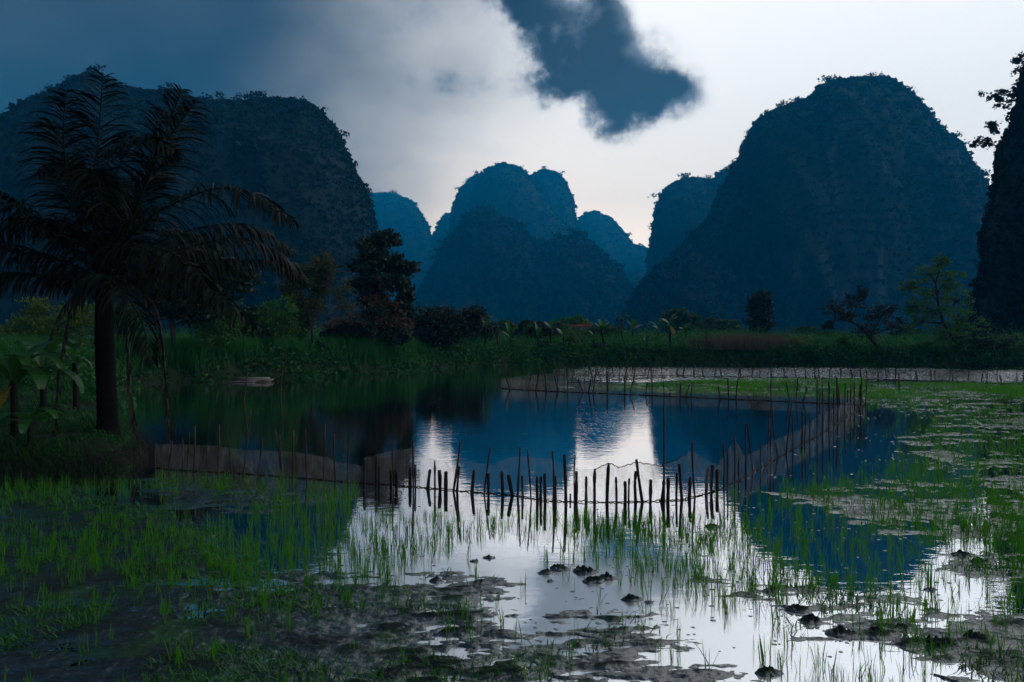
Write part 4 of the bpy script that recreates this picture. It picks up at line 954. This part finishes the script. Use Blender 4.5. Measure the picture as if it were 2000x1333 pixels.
# ------------------------------------------------------------------ rice
def tuft(nb, r, h):
    v = []; f = []
    for i in range(nb):
        az = r.uniform(0, 6.283); ln = abs(r.normal()) * .28; hh = h * r.uniform(.55, 1.05); w = r.uniform(.0024, .0042)
        b = np.array([r.normal() * .016, r.normal() * .016, -.03]); dr = np.array([np.cos(az), np.sin(az), 0]); sd = np.array([-dr[1], dr[0], 0])
        a2 = r.uniform(0, 3.14); sd = sd * np.cos(a2) + dr * np.sin(a2) * .6
        t_ = np.array([0, .45, .8, 1.0]); pts = b + dr * (ln * hh * (t_ ** 1.7))[:, None] + np.array([0, 0, 1.0]) * ((hh + .03) * t_ * (1 - .12 * ln * t_))[:, None]
        ww = w * np.array([.8, 1.0, .75, .08]); k = len(v) * 1
        n0 = sum(len(q) for q in v)
        v.append(np.concatenate([pts - sd * ww[:, None], pts + sd * ww[:, None]])); j = np.arange(3)
        f.append(np.stack([j, j + 1, 4 + j + 1, 4 + j], -1) + n0)
    return np.vstack(v), np.vstack(f)
protos = [tuft(rng.integers(3, 8), rng, .175) for _ in range(28)]
pm = []
for i, (v, f) in enumerate(protos):
    me = mesh_from('rice_tuft', v, [f]); me.materials.append(M['rice']); pm.append(me)
far_protos = [tuft(rng.integers(4, 6), rng, .14) for _ in range(12)]
def front_line(px):
    return np.interp(px, [-900, 0, 301, 480, 712, 900, 1060, 1330, 1402, 1500, 1600, 1692, 1693.5, 1760, 3000], [940, 938, 922, 930, 950, 964, 984, 984, 962, 910, 854, 796, 745, 744, 750])
N = 46000
y = 3.7 + (36 - 3.7) * rng.random(N) ** .8; x = rng.uniform(-1, 1, N) * (y * .80 + 1.0)
yn = rng.uniform(3.7, 10, 8500); xn = rng.uniform(-1, 1, 8500) * (yn * .80 + .6); yf = rng.uniform(22.5, 34, 26000); xf = rng.uniform(1.5, 26, 26000)
x = np.concatenate([x, xn, xf]); y = np.concatenate([y, yn, yf]); N = len(x)
px = 1000 + x / y * F; py = HOR + CAMH / y * F
ok = py > front_line(px) + 4
farfield = poly_sdf(px, py, [(1130, 757), (1400, 741), (1690, 741), (1690, 778), (1350, 768)]) > 0
dn = fbm(x * .45, y * .6, 3, 140); pr_ = np.clip(.55 + 1.6 * dn, .06, 1)
lv_ = mud_level(x, y)
deep = poly_sdf(px, py, [(1420, 990), (1560, 985), (1700, 1040), (1840, 1060), (1760, 1150), (1600, 1130), (1470, 1030)]) > 0
pr_ = np.where(deep, .22, pr_)
fw = poly_sdf(px, py, [(1430, 950), (1690, 800), (1820, 800), (1790, 900), (1600, 950)]) > 0
pr_ = np.where(fw, .06, pr_)
pr_ = np.where(poly_sdf(px, py, [(700, 950), (1400, 985), (1420, 1020), (700, 1000)]) > 0, .0, pr_)
pr_ = np.where((py < 945) & (px < 300), 0, pr_)
pr_ = np.where(poly_sdf(px, py, [(1340, 975), (1500, 895), (1560, 905), (1500, 1000), (1360, 1020)]) > 0, pr_ * .12, pr_)
pr_ = pr_ * np.where(y < 10, .72, 1.0) * np.where((px < 700) & (y < 12), .68, 1.0)
pr_ = np.where(farfield, np.clip(pr_ * 1.2, .2, .8), pr_)
pr_ = np.where((py < 950) & (px > 1750), np.clip(pr_ * 1.7, .3, 1), pr_)
ok = (ok | farfield) & (rng.random(N) < pr_)
x, y, px, py = x[ok], y[ok], px[ok], py[ok]
order = np.argsort(y)
x, y, px, py = x[order], y[order], px[order], py[order]
print('rice tufts', len(x))
inview = (px > 10) & (px < 1990) & (py < 1325)
idx = np.where(inview)[0][:300]; ind = np.zeros(len(x), bool); ind[idx] = True
def rice_label(px_):
    if px_ < 640: return 'young green rice tuft on the grey mud at the bottom left'
    if px_ < 1300: return 'young green rice tuft in the bottom middle foreground'
    return 'young green rice tuft in the bright water at the bottom right'
for i in idx:
    o = link('rice_tuft', pm[int(rng.integers(28))]); o.location = (x[i], y[i], -.012); o.rotation_euler = (rng.normal() * .06, rng.normal() * .06, rng.uniform(0, 6.28)); s_ = rng.uniform(.7, 1.3); o.scale = (s_, s_, s_)
    tag(o, rice_label(px[i]), 'rice plant', 'rice seedlings in the foreground, bottom ' + ('left' if px[i] < 640 else 'middle' if px[i] < 1300 else 'right'))
mbr = MB()
VV_, FF_, n0 = [], [], 0
for i in np.where(~ind)[0]:
    v, f = protos[int(rng.integers(28))] if y[i] < 11 else far_protos[int(rng.integers(12))]
    a = rng.uniform(0, 6.28); s_ = rng.uniform(.65, 1.3) * (1 if y[i] < 12 else .85); ca, sa = np.cos(a) * s_, np.sin(a) * s_
    wf = 1.0 if y[i] < 12 else 1.0
    q = np.stack([v[:, 0] * ca - v[:, 1] * sa + x[i], v[:, 0] * sa + v[:, 1] * ca + y[i], v[:, 2] * s_ - .01], -1)
    VV_.append(q); FF_.append(f + n0); n0 += len(q)
mbr.v = VV_; mbr.f = FF_
tag(mbr.build('rice_seedlings', M['rice']), 'mass of young green rice seedlings across the flooded paddy', 'rice', kind='stuff')

# low weed mat on the mud
N = 260000; y = 3.8 + 20.2 * rng.random(N) ** 1.3; x = rng.uniform(-1, 1, N) * (y * .80 + .5); px = 1000 + x / y * F; py = HOR + CAMH / y * F
zone = np.where(px < 900, 1.0, np.where(px < 1450, .35, .8)) * np.where(y > 9, .55, 1.0)
k = (py > front_line(px) + 6) & (fbm(x * 1.1, y * 1.6, 4, 210) > .03) & (rng.random(N) < zone * .5); x, y = x[k], y[k]
k = mud_level(x, y) > -.25; x, y = x[k], y[k]; n = len(x)
mbw = MB(); blades(mbw, np.stack([x, y, rng.uniform(-.01, .012, n)], -1), rng.uniform(.02, .080, n), .0035 + .0003 * y, rng, 1.3)
tag(mbw.build('paddy_weeds', M['weed']), 'low green weed mat spreading over the wet mud', 'weeds', kind='stuff')
print('weeds', n)
# ------------------------------------------------------------------ mud clods
def clod(px, py, wpx, seed, lab):
    r = np.random.default_rng(seed); b = G(px, py); k = b[1] / F; mbk = MB(); R0 = wpx * k * .5
    nu, nv_ = 34, 12; th = np.linspace(0, 2 * np.pi, nu, endpoint=False); ph = np.linspace(0, 1, nv_)
    T, Ph = np.meshgrid(th, ph, indexing='ij')
    edge = R0 * (1 + .45 * fbm(np.cos(T) * 1.3 + seed, np.sin(T) * 1.3, 4, seed)) * np.array(1.0)
    xx, yy = edge * Ph * np.cos(T) * 1.25, edge * Ph * np.sin(T) * .85
    zz = R0 * .75 * (1 - Ph ** 2.2) * (.55 + .9 * np.abs(fbm(xx / R0 * 2.1 + seed, yy / R0 * 2.1, 4, seed + 1)) + .25 * fbm(xx / R0 * 6, yy / R0 * 6, 2, seed + 2)) - .012
    v = np.stack([xx, yy, zz], -1).reshape(-1, 3) + b
    i = np.arange(nu)[:, None]; j = np.arange(nv_ - 1)[None, :]; i2 = (i + 1) % nu
    mbk.add(v, np.stack([i * nv_ + j, i * nv_ + j + 1, i2 * nv_ + j + 1, i2 * nv_ + j], -1).reshape(-1, 4))
    o = mbk.build('mud_clod', M['mud'], None, True, loc=b); tag(o, lab, 'mud clod', 'mud clods standing in the water')
CL = [(1068, 1120, 30, 'leftmost clod of the mud clump row in the bright middle water'), (1092, 1112, 36, 'low mud clod left of the biggest clod in the bright middle water'), (1140, 1118, 44, 'biggest black mud clod in the bright water below the thick posts'),
      (1160, 1136, 40, 'mud clod in front of the biggest clod in the middle water'), (1186, 1130, 36, 'rightmost clod of the mud clump row in the bright middle water'), (1076, 1136, 18, 'tiny lone mud lump below the leftmost middle clod'),
      (1235, 1172, 38, 'flat mud clod alone in the bright water right of the mud edge'), (1268, 1178, 22, 'small mud lump beside the flat lone clod in bright water'), (955, 1090, 24, 'small mud clod nearest below the middle net reflection'), (928, 1097, 20, 'tiny mud lump left of the clod below the net reflection'),
      (852, 1136, 30, 'dark clod at the tip of the left mud spit'), (938, 1138, 30, 'dark clod just right of the left mud spit'), (1556, 1192, 44, 'long dark mud clod at the left end of the lower right mud'), (1586, 1216, 46, 'dark clod in front of the long clod at lower right'),
      (1645, 1240, 54, 'widest dark clod along the front edge of the lower right mud'), (1706, 1238, 44, 'clod right of the widest one on the front mud edge'), (1756, 1230, 40, 'clod at the right end of the front mud edge'), (1506, 1156, 32, 'clod by the bright edge of the right hill reflection'),
      (1880, 1086, 40, 'dark clod in the bright patch near the right edge'), (1914, 1100, 36, 'second dark clod in the bright patch near the right edge'), (1818, 1152, 24, 'small clod at the tip of the dark hill reflection'), (1392, 1030, 26, 'small clod just below the fence corner'),
      (1500, 1316, 44, 'flat dark clod at the bottom edge right of centre'), (1832, 1264, 64, 'large crumbly clod at the edge of the bottom right mud'), (1905, 1250, 54, 'large crumbly clod on the bottom right mud')]
for i, (px_, py_2, w_, lb_) in enumerate(CL): clod(px_, py_2, w_, 500 + i, lb_)
# floating scraps catching the light
n = 5000; y = rng.uniform(4.6, 26, n); x = rng.uniform(-1, 1, n) * y * .76; px = 1000 + x / y * F; py = HOR + CAMH / y * F
k = (py > front_line(px) + 3) & (fbm(x * .7, y * .9, 3, 180) > -.1); x, y = x[k], y[k]; n = len(x)
mbd = MB(); th = np.linspace(0, 2 * np.pi, 7, endpoint=False)
sz = rng.uniform(.004, .013, n) * (1 + .06 * y); tl = rng.uniform(-.12, .12, (n, 2))
ring = np.stack([np.cos(th)[None] * sz[:, None] * rng.uniform(.9, 1.8, (n, 1)), np.sin(th)[None] * sz[:, None], np.zeros((n, 7))], -1) * rng.uniform(.7, 1.2, (n, 7, 1))
ring[..., 2] = .002 + (ring[..., 0] * tl[:, None, 0] + ring[..., 1] * tl[:, None, 1])
cen = np.stack([np.zeros(n), np.zeros(n), sz * .25 + .002], -1)
v = np.concatenate([ring, cen[:, None]], 1) + np.stack([x, y, 0 * x], -1)[:, None]
b = np.arange(n)[:, None, None] * 8; q = np.stack([np.arange(7), (np.arange(7) + 1) % 7, np.full(7, 7)], -1)[None]
mbd.add(v.reshape(-1, 3), (b + q).reshape(-1, 3))
tag(mbd.build('floating_scraps', M['mud'], smooth=True), 'small floating scraps of mud and leaf on the paddy water', 'debris', kind='stuff')
